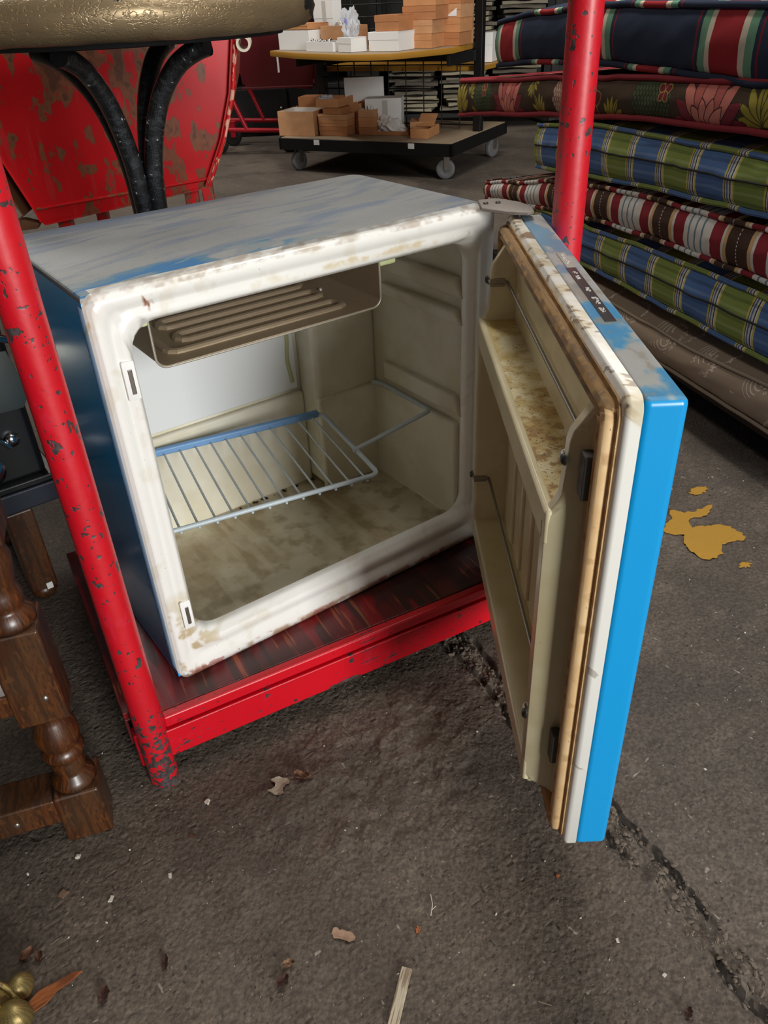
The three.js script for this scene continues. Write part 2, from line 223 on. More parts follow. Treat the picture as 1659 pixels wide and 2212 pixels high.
const mat = {
  white: M({ phys: 1, map: rep(T.white, 0.55, 0.55), roughness: 0.28, clearcoat: 0.25, clearcoatRoughness: 0.25, side: THREE.DoubleSide }),
  liner: M({ map: rep(T.liner, 0.3, 0.3), roughness: 0.42, side: THREE.DoubleSide }),
  linerFloor: M({ map: rep(T.stain, 0.5, 0.5), roughness: 0.5, side: THREE.DoubleSide }),
  backPlate: M({ color: '#e3e6e8', roughness: 0.35 }),
  blue: M({ phys: 1, color: '#0aa0e6', roughness: 0.3, clearcoat: 0.5, clearcoatRoughness: 0.2 }),
  blueCab: M({ phys: 1, color: '#0aa0e6', roughness: 0.25, clearcoat: 0.4, clearcoatRoughness: 0.2 }),
  dust: M({ map: rep(T.dust, 0.56, 0.34), roughness: 0.55 }),
  dustDoor: M({ map: rep(T.dustDoor, 0.53, 0.045), roughness: 0.45 }),
  doorWhite: M({ map: rep(T.doorFrame, 0.55, 0.55), roughness: 0.35 }),
  cream: M({ phys: 1, clearcoat: 0.4, clearcoatRoughness: 0.15, map: rep(T.liner, 0.3, 0.3), color: '#f8efd6', roughness: 0.32, side: THREE.DoubleSide }),
  creamStain: M({ map: rep(T.yellow, 0.52, 0.13), roughness: 0.6 }),
  gasketTop: M({ map: rep(T.gasketTop, 0.2, 0.2), roughness: 0.75 }),
  gasket: M({ map: rep(T.gasket, 0.16, 0.16), roughness: 0.7 }),
  evap: M({ color: '#a39178', roughness: 0.48, metalness: 0.25, bumpMap: rep(grainBump, 0.05, 0.05), bumpScale: 0.0004, side: THREE.DoubleSide }),
  alu: M({ color: '#d9d4c6', roughness: 0.35, metalness: 0.7 }),
  foamClip: M({ color: '#d3dca4', roughness: 0.8 }),
  rack: M({ color: '#b4c0c6', roughness: 0.38 }),
  rackBlue: M({ color: '#6f9ac9', roughness: 0.45 }),
  steel: M({ color: '#9a938a', roughness: 0.35, metalness: 0.85 }),
  darkSteel: M({ color: '#4a4846', roughness: 0.4, metalness: 0.8 }),
  hinge: M({ color: '#8f867f', roughness: 0.55, metalness: 0.5, bumpMap: rep(grainBump, 0.06, 0.06), bumpScale: 0.0004 }),
  magnet: M({ color: '#45433f', roughness: 0.6 }),
  red: M({ phys: 1, map: T.red, bumpMap: T.redBump, bumpScale: 0.0011, roughness: 0.5, clearcoat: 0.8, clearcoatRoughness: 0.36 }),
  redFlat: M({ phys: 1, map: rep(T.red, 0.3, 1.4, 0.45), bumpMap: rep(T.redBump, 0.3, 1.4, 0.45), bumpScale: 0.0004, roughness: 0.38, clearcoat: 0.3, clearcoatRoughness: 0.3 }),
  ply: M({ map: rep(T.ply, 0.6, 0.6), roughness: 0.35, bumpMap: rep(T.ply, 0.6, 0.6), bumpScale: 0.0008 }),
  oak: M({ phys: 1, map: rep(T.oak, 0.22, 0.5), color: '#cbbcae', roughness: 0.42, clearcoat: 0.5, clearcoatRoughness: 0.25, bumpMap: rep(T.oak, 0.22, 0.5), bumpScale: 0.0006 }),
  rust: M({ phys: 1, map: rep(T.rust, 0.62, 0.62), roughness: 0.45, clearcoat: 0.2, clearcoatRoughness: 0.3, side: THREE.DoubleSide }),
  black: M({ color: '#08090b', roughness: 0.42 }),
  blackMatt: M({ color: '#0b0b0c', roughness: 0.65 }),
  gold: M({ map: rep(T.goldCol, 0.8, 0.35), roughness: 0.36, metalness: 0.5, bumpMap: rep(T.crackle, 0.8, 0.35), bumpScale: 0.0008 }),
  brass: M({ map: rep(tex(256, 256, (u, v) => mixc([176, 156, 98], [112, 96, 62], smooth(0.35, 0.65, fbm(u * 8, v * 8, 8, 8, 5, 3)))), 0.05, 0.05), roughness: 0.42, metalness: 0.65 }),
  card: M({ map: rep(T.card, 0.2, 0.2), roughness: 0.85 }),
  whiteCard: M({ color: '#f1f1ef', roughness: 0.8 }),
  foamWhite: M({ color: '#f2f3f0', roughness: 0.85 }),
  paper: M({ color: '#eceae6', roughness: 0.85, side: THREE.DoubleSide }),
  plastic: M({ phys: 1, color: '#dfe0e4', roughness: 0.3, transmission: 0.35, thickness: 0, side: THREE.DoubleSide }),
  chrome: M({ color: '#c9ccd0', roughness: 0.18, metalness: 1 }),
  shelfEdge: M({ color: '#b8842e', roughness: 0.5 }),
  deck: M({ color: '#a08c74', roughness: 0.8 }),
  rubber: M({ color: '#6f6f70', roughness: 0.6 }),
  blackRubber: M({ color: '#161616', roughness: 0.7 }),
  basketRed: M({ color: '#520811', roughness: 0.45 }),
  darkRed: M({ color: '#a81222', roughness: 0.4 }),
  slab: M({ color: '#b3a996', roughness: 0.95, map: rep(T.liner, 0.3, 0.3) }),
  wallDark: M({ color: '#58554f', roughness: 0.9, bumpMap: rep(grainBump, 0.5, 0.5), bumpScale: 0.002 }),
};

// ---------------------------------------------------------------- the setting: floor, walls, ceiling
let floorY;
const X0 = -3.4, X1 = 7.4, Z0 = -9, Z1 = 7, CY = 3.8;
{
  const nx0 = -0.5, nx1 = 1.5, nz0 = -0.5, nz1 = 0.95, st = 0.0030, NX = Math.round((nx1 - nx0) / st), NZ = Math.round((nz1 - nz0) / st);
  const pos = new Float32Array((NX + 1) * (NZ + 1) * 3), idx = [];
  const jointX = (z) => 0.412 - 0.164 * z + 0.006 * (vn(z * 9, 3) - 0.5);
  const hAt = (x, z) => {
    const e = smooth(0, 0.12, Math.min(x - nx0, nx1 - x, z - nz0, nz1 - z));
    let h = 0.0035 * (fbm(x * 7 + 40, z * 7 + 40, 4096, 4096, 4, 3) - 0.5) + 0.0016 * (fbm(x * 40 + 40, z * 40 + 40, 4096, 4096, 3, 13) - 0.5);
    const d = x - jointX(z), n = fbm(x * 60 + 9, z * 60 + 9, 4096, 4096, 4, 17), w = 0.016 + 0.012 * vn(z * 22, 5), rub = smooth(w * 1.7, w * 0.5, Math.abs(d));
    h += rub * (0.014 * (n - 0.56)) - 0.006 * smooth(0.0055, 0.0015, Math.abs(d - 0.010 - 0.009 * vn(z * 30, 8) - 0.004 * vn(z * 90, 18))) * smooth(0.2, 0.4, vn(z * 19, 38)) - 0.006 * smooth(0.0050, 0.0015, Math.abs(d + 0.010 + 0.009 * vn(z * 34, 18) + 0.004 * vn(z * 95, 28))) * smooth(0.3, 0.5, vn(z * 14, 28));
    const q = fbm(x * 19 + 3, z * 19 + 3, 4096, 4096, 5, 27), reg = smooth(0.17, 0.08, Math.hypot((x - 0.17) * 0.8, z - 0.19));
    h += reg * (0.0018 * smooth(0.5, 0.515, q) + 0.0016 * smooth(0.57, 0.585, q) + 0.0045 * (fbm(x * 60, z * 60, 4096, 4096, 3, 7) - 0.5));
    return FLOOR + e * h;
  };
  for (let j = 0; j <= NZ; j++) for (let i = 0; i <= NX; i++) { const x = mix(nx0, nx1, i / NX), z = mix(nz0, nz1, j / NZ), k = (j * (NX + 1) + i) * 3; pos[k] = x; pos[k + 1] = hAt(x, z); pos[k + 2] = z; }
  for (let j = 0; j < NZ; j++) for (let i = 0; i < NX; i++) { const a = j * (NX + 1) + i, b = a + 1, c = a + NX + 1, d = c + 1; idx.push(a, c, b, b, c, d); }
  const g = new THREE.BufferGeometry(); g.setAttribute('position', new THREE.BufferAttribute(pos, 3)); g.setIndex(idx); g.computeVertexNormals(); boxUV(g);
  const quad = (a, b, c, d) => { const q = new THREE.PlaneGeometry(b - a, d - c).rotateX(-Math.PI / 2).translate((a + b) / 2, FLOOR, (c + d) / 2); return boxUV(q); };
  const slab = boxUV(new THREE.BoxGeometry(X1 - X0 + 0.6, 0.2, Z1 - Z0 + 4)).translate((X0 + X1) / 2, FLOOR - 0.13, (Z0 + Z1) / 2 + 1.6);
  const gf = g.toNonIndexed();
  structure('floor', [gf, quad(X0, X1, Z0, nz0), quad(X0, X1, nz1, Z1 + 0.3), quad(X0, nx0, nz0, nz1), quad(nx1, X1, nz0, nz1), slab], M({ map: rep(T.floor, 1.9, 1.9), bumpMap: rep(T.floorBump, 0.27, 0.27), bumpScale: 0.0030, roughness: 0.8 }));
  floorY = hAt;
}
{
  const t = 0.2, wall = (w, h, d, x, y, z) => boxUV(new THREE.BoxGeometry(w, h, d)).translate(x, y, z), hy = (CY + FLOOR) / 2, hh = CY - FLOOR;
  structure('wall_back', wall(X1 - X0 + 2 * t, hh, t, (X0 + X1) / 2, hy, Z0 - t / 2), mat.wallDark);
  structure('wall_left', wall(t, hh, Z1 - Z0, X0 - t / 2, hy, (Z0 + Z1) / 2), mat.wallDark);
  structure('wall_right', wall(t, hh, Z1 - Z0, X1 + t / 2, hy, (Z0 + Z1) / 2), mat.wallDark);
  const dl = DOOR.x - DOOR.w / 2, dr = DOOR.x + DOOR.w / 2;
  structure('wall_front', [wall(dl - X0 + t, hh, t, (X0 - t + dl) / 2, hy, Z1 + t / 2), wall(X1 + t - dr, hh, t, (dr + X1 + t) / 2, hy, Z1 + t / 2), wall(dr - dl, CY - DOOR.y1, t, DOOR.x, (CY + DOOR.y1) / 2, Z1 + t / 2)], mat.wallDark);
  structure('ceiling', wall(X1 - X0 + 2 * t, t, Z1 - Z0 + 2 * t, (X0 + X1) / 2, CY + t / 2, (Z0 + Z1) / 2), M({ color: '#6a6762', roughness: 0.9 }));
}
function ceilingLamp(x, z, label, k = 1) {
  const t = thing('ceiling_lamp', label, 'lamp', [x, CY, z]);
  part('housing', bx(0.42, 0.06, 1.5, 0, -0.03, 0, 0.01), mat.whiteCard, t);
  part('diffuser', bx(0.36, 0.02, 1.44, 0, -0.07, 0, 0.008), M({ color: '#ffffff', emissive: new THREE.Color(1, 0.97, 0.9), emissiveIntensity: 1.5, roughness: 0.5 }), t);
  const l = new THREE.RectAreaLight(new THREE.Color(1, 0.97, 0.91), LAMP_L * k, 0.36, 1.44); l.position.set(x, CY - 0.085, z); l.rotation.x = -Math.PI / 2; scene.add(l);
}
ceilingLamp(0.8, 0.9, 'long ceiling lamp over the fridge and the cushions', 0.55);
ceilingLamp(3.2, 1.6, 'long ceiling lamp above the right aisle', 0.8);
ceilingLamp(1.5, -1.1, 'long ceiling lamp between the fridge and the display trolley', 2.1);
ceilingLamp(0.2, -5.0, 'long ceiling lamp above the back aisle', 3.0);
ceilingLamp(3.2, -3.8, 'long ceiling lamp above the storage rack', 0.5);

// yellow paint left on the concrete: thin flakes with ragged outlines
{
  const yp = M({ color: '#b3862c', roughness: 0.75, bumpMap: rep(T.floorBump, 0.4, 0.4), bumpScale: 0.001 });
  const flake = (cx, cz, pts, s) => {
    const c = new THREE.CatmullRomCurve3(pts.map(([x, z]) => new THREE.Vector3(x, z, 0)), true, 'centripetal').getSpacedPoints(120).map((p, i) => new THREE.Vector2(p.x + 0.006 * (vn(i * 0.45, s) - 0.5), p.y + 0.006 * (vn(i * 0.45, s + 9) - 0.5)));
    const g = new THREE.ExtrudeGeometry(new THREE.Shape(c), { depth: 0.0006, bevelEnabled: false }); g.rotateX(Math.PI / 2); g.translate(cx, floorY(cx, cz) + 0.0022, cz); g.computeVertexNormals();
    return boxUV(toCreasedNormals(g, 0.5));
  };
  const fl = scene.getObjectByName('floor');
  part('paint_patch', flake(0.925, 0.145, [[-0.055, 0.0], [-0.02, -0.03], [0.02, -0.022], [0.055, 0.005], [0.045, 0.05], [0.005, 0.035], [-0.03, 0.05], [-0.06, 0.04]], 3), yp, fl);
  part('paint_patch', flake(0.945, 0.085, [[-0.06, 0.0], [-0.02, -0.012], [0.0, -0.03], [0.02, -0.005], [0.075, 0.008], [0.035, 0.02], [0.0, 0.012], [-0.03, 0.035], [-0.065, 0.02]], 33), yp, fl);
  part('paint_patch', flake(1.04, 0.045, [[-0.02, 0.0], [0.0, -0.012], [0.025, 0.004], [0.0, 0.012]], 63), yp, fl);
  part('paint_patch', flake(0.90, 0.235, [[-0.01, 0.0], [0.004, -0.006], [0.012, 0.006], [0.0, 0.008]], 93), yp, fl);
}

// ---------------------------------------------------------------- the small fridge
const FW = 0.521, FH = 0.5, FD = 0.3115;
{
  const f = thing('mini_fridge', 'small blue and white fridge with its door open, standing on the red cart', 'fridge', [0, 0, 0]);
  // outer shell: U of side and back walls with rounded rear corners, bottom plate, dusty top plate
  const plan = (o, rad) => { const p = [[o, 0], [o, -FD + o + rad]]; for (let i = 1; i <= 6; i++) { const a = Math.PI + (i / 6) * Math.PI / 2; p.push([o + rad + rad * Math.cos(a), -FD + o + rad + rad * Math.sin(a)]); } for (let i = 0; i <= 6; i++) { const a = -Math.PI / 2 + (i / 6) * Math.PI / 2; p.push([FW - o - rad + rad * Math.cos(a), -FD + o + rad + rad * Math.sin(a)]); } p.push([FW - o, 0]); return p; };
  const flat = (pts, h, y, b) => { const g = prism(pts.map(([x, z]) => [x, -z]), h, b, 0, 3); g.rotateX(-Math.PI / 2); g.translate(0, y, 0); return boxUV(g); };
  const outer = plan(0.0, 0.022).map(([x, z]) => [x, Math.min(z, -0.012)]), inner = plan(0.007, 0.016).map(([x, z]) => [x, Math.min(z, -0.012)]).reverse();
  part('cabinet', [flat([...outer, ...inner], FH - 0.012, 0.006, 0.0008), flat(outer, 0.007, 0.001, 0.002)], mat.blueCab, f);
  part('top_panel', flat(outer, 0.010, FH - 0.010, 0.004), mat.dust, f, 'dusty top panel with blue streaks');
  // front frame: rolled white lip round the opening
  const R = (t, rad) => rrect(mix(0, 0.037, t), mix(FW, 0.484, t), mix(0, 0.057, t), mix(FH, 0.463, t), rad);
  part('front_frame', loft([at3(R(0.0, 0.012), -0.030), at3(R(0.0, 0.012), -0.010), at3(R(0.03, 0.012), -0.004), at3(R(0.12, 0.012), -0.0006), at3(R(0.25, 0.014), 0), at3(R(0.40, 0.018), -0.0018), at3(R(0.50, 0.02), -0.0052), at3(R(0.58, 0.022), -0.0056), at3(R(0.68, 0.024), -0.0022), at3(R(0.80, 0.028), -0.0010), at3(R(0.90, 0.030), -0.0032), at3(R(0.97, 0.031), -0.008), at3(R(1.0, 0.032), -0.016), at3(R(1.0, 0.032), -0.022)], { crease: 1.2, planar: 1 }), mat.white, f, 'white front frame with brown grime in the corner');
  // interior tub
  const I = (x0, x1, y0, y1, r, z) => at3(rrect(x0, x1, y0, y1, r), z);
  const tub = loft([I(0.037, 0.484, 0.057, 0.463, 0.032, -0.022), I(0.034, 0.488, 0.050, 0.466, 0.030, -0.028), I(0.030, 0.491, 0.038, 0.469, 0.026, -0.036), I(0.028, 0.492, 0.032, 0.471, 0.022, -0.046), I(0.028, 0.492, 0.030, 0.472, 0.020, -0.06), I(0.030, 0.490, 0.030, 0.470, 0.018, -0.278), I(0.034, 0.486, 0.034, 0.466, 0.016, -0.288), I(0.044, 0.476, 0.044, 0.456, 0.010, -0.292)], { cap1: true, crease: 1.2 });
  const [fl, rest] = split(tub, (c, n) => Math.abs(n[1]) > 0.85 && c[1] < 0.045 && c[2] < -0.05);
  const low = 0.196;
  part('inner_liner', [rest,
    bx(0.118, 0.40, 0.06, 0.434, 0.232, -0.268, 0.012, 4),                                  // duct standing forward in the rear right corner
    bx(0.122, low - 0.028, 0.012, 0.434, low / 2 + 0.014, -0.238, 0.006, 3), bx(0.345, low - 0.028, 0.014, 0.203, low / 2 + 0.014, -0.288, 0.006, 3),
    bx(0.014, low - 0.028, 0.215, 0.489, low / 2 + 0.014, -0.138, 0.006, 3), bx(0.012, low - 0.028, 0.24, 0.030, low / 2 + 0.014, -0.160, 0.006, 3),
    ...[[0.397, 0.024], [0.357, 0.018], [0.226, 0.028]].flatMap(([y, h]) => [0, 1].map((s) => { const g = prism([[-0.205, y - h / 2], [-0.020, y - h / 2], [-0.034, y + h / 2], [-0.205, y + h / 2]], 0.022, 0.004, 0, 3); g.rotateY(-Math.PI / 2); g.translate(s ? 0.502 : 0.040, 0, 0); return boxUV(g); })),
  ], mat.liner, f);
  part('liner_floor', fl, mat.linerFloor, f, 'stained brown floor of the fridge');
  part('back_panel', bx(0.325, 0.245, 0.006, 0.205, 0.325, -0.288, 0.002), M({ map: canvasTex(512, 512, (g, w, h) => { g.fillStyle = '#dfe2e3'; g.fillRect(0, 0, w, h); }), roughness: 0.32 }), f, 'smooth white back panel');
  part('stain_drip', curve([[0.352, 0.33, -0.2842], [0.356, 0.29, -0.2842], [0.353, 0.255, -0.2842], [0.358, 0.215, -0.2842]], 0.0034, 6), M({ color: '#b5b487', roughness: 0.6 }), f, 'dried greenish drip');
  // freezer compartment: bent aluminium tray with a pressed serpentine channel
  {
    const x0 = 0.066, x1 = 0.360, yb = 0.402, yt = 0.468, zf = -0.032, zb = -0.262, r = 0.012, prof = [];
    prof.push([x0, yt]); for (let i = 0; i <= 6; i++) { const a = Math.PI + (i / 6) * Math.PI / 2; prof.push([x0 + r + r * Math.cos(a), yb + r + r * Math.sin(a)]); } for (let i = 0; i <= 6; i++) { const a = -Math.PI / 2 + (i / 6) * Math.PI / 2; prof.push([x1 - r + r * Math.cos(a), yb + r + r * Math.sin(a)]); } prof.push([x1, yt]);
    const tw = 0.0014, c = [(x0 + x1) / 2, yt], inn = prof.map(([x, y]) => [x + (x < c[0] ? tw : -tw) * (y > yb + r - 1e-6 ? 1 : 0.7), y < yb + r - 1e-6 ? y + tw : y]);
    const fz = part('freezer_compartment', prism([...prof, ...inn.reverse()], zf - zb, 0, zb), mat.evap, f, 'brown metal freezer tray with raised coolant channel');
    part('rim', curve(prof.map(([x, y]) => [x, y, zf]), 0.0013, 6, false, 120), mat.alu, fz, 'bright cut edge');
    const zr = [-0.060, -0.086, -0.112, -0.138, -0.164, -0.190], y = yb + 0.002, xl = 0.112, xr = 0.312, pts = [[0.094, y, -0.245], [0.094, y, -0.060], [xr + 0.012, y, -0.060]];
    for (let i = 1; i < zr.length; i++) { const right = i % 2; pts.push([right ? xr + 0.012 : xl - 0.004 + 0.010, y, zr[i]], [right ? xl + 0.006 : xr + 0.012, y, zr[i]]); }
    const ch = tube(pts, 0.0062, 0.013, 10); bend(ch, (x, yy, z) => [x, y + (yy - y) * 0.62, z]); part('channel', ch, mat.evap, fz);
    for (const [x, z] of [[0.325, -0.075], [0.336, -0.135]]) part('rivet', lathe([[0.0001, 0.0036], [0.002, 0.003], [0.0028, 0]], 12).translate(x, yb + 0.001, z), mat.alu, fz);
    for (const x of [0.053, 0.372]) part('hanger_clip', bx(0.026, 0.016, 0.018, x, 0.458, -0.040, 0.003), mat.foamClip, f, 'pale green foam clip');
  }
  // latch plates on the left side of the frame
  for (const [x, y] of [[0.0265, 0.411], [0.0265, 0.101]]) {
    const p = part('latch_plate', prism(rrect(-0.0065, 0.0065, -0.021, 0.021, 0.002, 3), 0.003, 0.0008), mat.whiteCard, f); p.position.set(x, y, -0.003);
    part('strike_slot', bx(0.0048, 0.027, 0.0024, 0.0005, -0.001, 0.0026, 0.001), mat.steel, p);
  }
  // hinge plate on top
  {
    const pts = [[0.486, 0.010], [0.512, -0.026], [0.536, -0.014], [0.540, 0.02], [0.530, 0.052], [0.518, 0.066], [0.508, 0.066], [0.494, 0.046]];
    const h = part('hinge_plate', flat(pts, 0.0042, FH, 0.0014), mat.hinge, f, 'dusty grey metal hinge plate');
    for (const [x, z] of [[0.503, -0.002], [0.516, 0.006]]) part('screw', lathe([[0.0001, 0.0022], [0.0028, 0.0018], [0.0036, 0]], 14).translate(x, FH + 0.0042, z), mat.darkSteel, h);
    part('pin', cyl(0.0035, 0.0035, 0.014, 0.514, FH - 0.010, 0.045), mat.darkSteel, h);
  }
  part('crumb', mergeGeometries([...Array(26)].map(() => { const g = new THREE.IcosahedronGeometry(rr(0.0008, 0.003), 0); g.scale(rr(1, 2.4), 0.5, 1); g.rotateY(rr(0, 3)); const k = rnd(); g.translate(k < 0.6 ? rr(0.2, 0.376) : rr(0.38, 0.476), 0.0312, k < 0.6 ? -0.279 + rr(0, 0.006) : -0.230 + rr(0, 0.006)); return g.toNonIndexed(); })), M({ color: '#2a1c12', roughness: 0.9 }), f, 'black crumbs along the rear edge').userData.kind = 'stuff';

  // door, hinged at the right: local x runs to the free edge, z points to the inside of the fridge
  const th = 0.9582, L = FW, t = 0.0318, d = new THREE.Group(); d.name = 'door'; d.position.set(FW, 0.0008, 0.034); d.rotation.y = Math.PI + th; f.add(d);
  const DH = 0.4934, b = new RoundedBoxGeometry(L, DH, t, 4, 0.006); { const n = b.attributes.normal, p = b.attributes.position, uv = b.attributes.uv; for (let i = 0; i < p.count; i++) { const ay = Math.abs(n.getY(i)), ax = Math.abs(n.getX(i)), az = Math.abs(n.getZ(i)); if (ay >= ax && ay >= az) uv.setXY(i, p.getX(i) + L / 2, p.getZ(i) + t / 2); else if (ax >= az) uv.setXY(i, p.getZ(i), p.getY(i)); else uv.setXY(i, p.getX(i), p.getY(i)); } }
  const shell = shade(new THREE.Mesh(b, [mat.blue, mat.blue, mat.dustDoor, mat.blue, mat.blue, mat.blue])); shell.name = 'door_shell'; shell.userData.label = 'bright blue door shell, dusty on top'; shell.position.set(L / 2, DH / 2, -t / 2); d.add(shell);
  const Q = (o, k, rad = 0.012) => at3(rrect(o, L - o, o, DH - o, rad), k);
  part('door_frame', loft([Q(-0.002, -0.0005), Q(-0.002, 0.007), Q(-0.0005, 0.0105), Q(0.003, 0.012), Q(0.020, 0.012), Q(0.028, 0.010), Q(0.032, 0.004)], { crease: 1.2, planar: 1 }), mat.doorWhite, d, 'yellowed white inner door frame');
  const bead = (list) => loft([...list.map(([o, k]) => Q(o, k, 0.014 - o * 0.2))], { closed: true, crease: 0.9 });
  const gk = [bead([[0.0085, 0.012], [0.0072, 0.0165], [0.0085, 0.0215], [0.0125, 0.0235], [0.0150, 0.0205], [0.0165, 0.0205], [0.0185, 0.0235], [0.0205, 0.022], [0.0215, 0.015], [0.0205, 0.012]]), bead([[0.0035, 0.0118], [0.0035, 0.0136], [0.0090, 0.0140], [0.0090, 0.0118]])];
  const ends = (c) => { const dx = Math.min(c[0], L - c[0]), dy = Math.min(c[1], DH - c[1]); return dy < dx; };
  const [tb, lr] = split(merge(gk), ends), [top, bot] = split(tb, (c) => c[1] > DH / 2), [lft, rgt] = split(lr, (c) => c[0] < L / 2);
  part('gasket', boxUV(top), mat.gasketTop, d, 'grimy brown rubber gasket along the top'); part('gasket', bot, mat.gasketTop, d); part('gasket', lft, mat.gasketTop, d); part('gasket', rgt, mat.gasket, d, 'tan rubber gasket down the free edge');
  // moulded inner liner
  const e = 0.041, k1 = 0.0495, yl = 0.3804, yb = 0.0823;
  const wallLoft = (mir) => {
    const S = (x) => (mir ? x : L - x), secs = [[0.030, 0.012], [0.034, 0.018], [0.044, 0.032], [0.056, 0.046], [0.064, k1], [0.2, k1], [yl - 0.012, k1], [yl - 0.003, k1 - 0.001], [yl + 0.003, k1 - 0.005], [yl + 0.007, 0.042], [yl + 0.014, 0.0385], [0.42, 0.037], [0.442, 0.036], [0.450, 0.034], [0.470, 0.021], [0.478, 0.013]];
    return loft(secs.map(([y, k]) => { const q = [[0.0530, 0.002], [0.0530, Math.max(0.004, k - 0.004)], [0.0520, k - 0.0012], [0.0495, k]], rd = 0.009, c = [0.0460, k - rd]; for (let i = 0; i <= 6; i++) { const a2 = (i / 6) * 1.25; q.push([c[0] - rd * Math.sin(a2), Math.max(0.006, c[1] + rd * Math.cos(a2))]); } q.push([0.0355, Math.min(k - 0.008, 0.0270)], [0.0340, Math.min(k - 0.008, 0.0225)], [0.0305, Math.min(k - 0.008, 0.0195)], [0.0195, Math.min(k - 0.008, 0.0175)], [0.0195, 0.002]); for (const p of q) p[1] = Math.max(0.002, p[1]); return q.map(([x, kk]) => [S(x), y, kk]); }), { crease: 1.0, cap0: true, cap1: true });
  };
  const ribs = [...Array(6)].map((_, i) => bx(0.036, yl - yb - 0.03, 0.012, 0.115 + i * 0.06, (yl + yb) / 2 - 0.005, 0.004, 0.005, 3));
  const lin = part('door_liner', [bx(L - 0.06, DH - 0.06, 0.006, L / 2, DH / 2, 0.002, 0.002), wallLoft(true), wallLoft(false),
    bx(L - 0.078, 0.034, 0.010, L / 2, yl - 0.0155, k1 - 0.005, 0.004, 3), bx(L - 0.078, 0.030, 0.010, L / 2, yb - 0.0142, k1 - 0.005, 0.004, 3), bx(L - 0.078, 0.012, 0.046, L / 2, 0.056, 0.022, 0.004, 3), ...ribs], mat.cream, d);
  part('door_shelf', boxUV(bx(L - 0.090, 0.012, 0.047, L / 2, yl - 0.005, 0.0245, 0.004, 3)), mat.creamStain, d, 'upper door shelf stained yellow brown');
  part('door_shelf', bx(L - 0.090, 0.012, 0.046, L / 2, yb - 0.005, 0.0245, 0.004, 3), M({ map: rep(T.liner, 0.3, 0.3), color: '#faf0cc', roughness: 0.45 }), d, 'bottom door shelf, pale yellow');
  for (const [y, k] of [[0.428, 0.036], [0.152, k1]]) {
    const ki = k - 0.020;
    part('retainer_bar', merge([tube([[0.040, y, k + 0.001], [0.0525, y, k + 0.001], [0.0525, y, ki], [0.062, y, ki], [L - 0.062, y, ki], [L - 0.0525, y, ki], [L - 0.0525, y, k + 0.002], [L - 0.040, y, k + 0.002]], 0.0021, 0.004, 8), bx(0.008, 0.010, 0.0012, 0.041, y, k + 0.0012, 0.0005), bx(0.0012, 0.010, 0.018, 0.0532, y, k - 0.008, 0.0005)]), mat.steel, d);
    for (const x of [0.040, L - 0.040]) part('screw', rot(lathe([[0.0001, 0.004], [0.003, 0.0036], [0.0048, 0.0014], [0.005, 0]], 16), Math.PI / 2, 0, 0).translate(x, y, k + 0.0016), mat.darkSteel, d);
  }
  for (const y of [0.421, 0.121]) part('latch_magnet', bx(0.013, 0.038, 0.012, L - 0.0265, y, 0.0225, 0.0015), mat.magnet, d, 'dark grey latch block');
  // embossed label tape on top of the door: worn and unreadable
  part('label_tape', mv(bx(0.150, 0.0006, 0.0095, 0, 0, 0, 0.0002), 0.300, DH + 0.0003, -0.0165), M({ color: '#3b3838', roughness: 0.4 }), d, 'worn black embossing tape');
  part('label_tape', mv(bx(0.052, 0.0008, 0.0085, 0, 0, 0, 0.0002), 0.199, DH + 0.0003, -0.0172), M({ color: '#a9a39a', roughness: 0.6 }), d, 'bleached end of the embossing tape');
  part('lettering', mergeGeometries([[0.178, 6], [0.200, 4], [0.240, 2], [0.254, 3], [0.290, 3], [0.316, 5], [0.345, 3]].flatMap(([x, n]) => [...Array(n)].flatMap((_, i) => [0, 1, 2].map(() => { const g = bx(rr(0.0008, 0.003), 0.0006, rr(0.0007, 0.0026), x + i * 0.0036 + rr(-0.001, 0.001), DH + 0.0008, -0.0168 + rr(-0.002, 0.002), 0.0002, 1); return g.toNonIndexed(); })))), M({ color: '#cfcac4', roughness: 0.7 }), d, 'blurred white embossed letters');
}

// loose wire shelf lying askew inside the fridge
{
  const s = thing('wire_shelf', 'grey wire shelf with a blue edge strip lying askew inside the fridge', 'shelf', [0.057, 0.180, -0.064], -0.19);
  const W = 0.277, D = 0.212, rot0 = (x, z) => [x, 0, z];
  part('shelf_frame', tube([[-0.012, 0, 0], [W, 0, 0], [W, 0, -D], [0.02, 0, -D]], 0.0034, 0.014, 10), mat.rack, s);
  part('edge_strip', merge([bx(W - 0.02, 0.011, 0.010, W / 2 + 0.004, 0.0015, -D, 0.003, 3)]), mat.rackBlue, s, 'blue plastic edge strip');
  for (let i = 0; i < 12; i++) { const x = 0.004 + i * 0.0232; part('wire', tube([[x, -0.003, 0.001], [x, -0.0042, -0.012], [x, -0.001, -D + 0.006]], 0.0016, 0.004, 6), mat.rack, s); part('wire_end', new THREE.SphereGeometry(0.0021, 8, 6).translate(x, -0.0045, 0.001), mat.rack, s); }
  const a = s.rotation.y, loc = (x, y, z) => { const v = new THREE.Vector3(x, y, z).sub(s.position).applyAxisAngle(new THREE.Vector3(0, 1, 0), -a); return [v.x, v.y, v.z]; };
  part('side_loop', tube([loc(0.338, 0.1815, -0.086), loc(0.476, 0.2025, -0.080), loc(0.478, 0.2035, -0.205), loc(0.470, 0.2035, -0.222)], 0.0034, 0.01, 10), mat.rack, s);
}

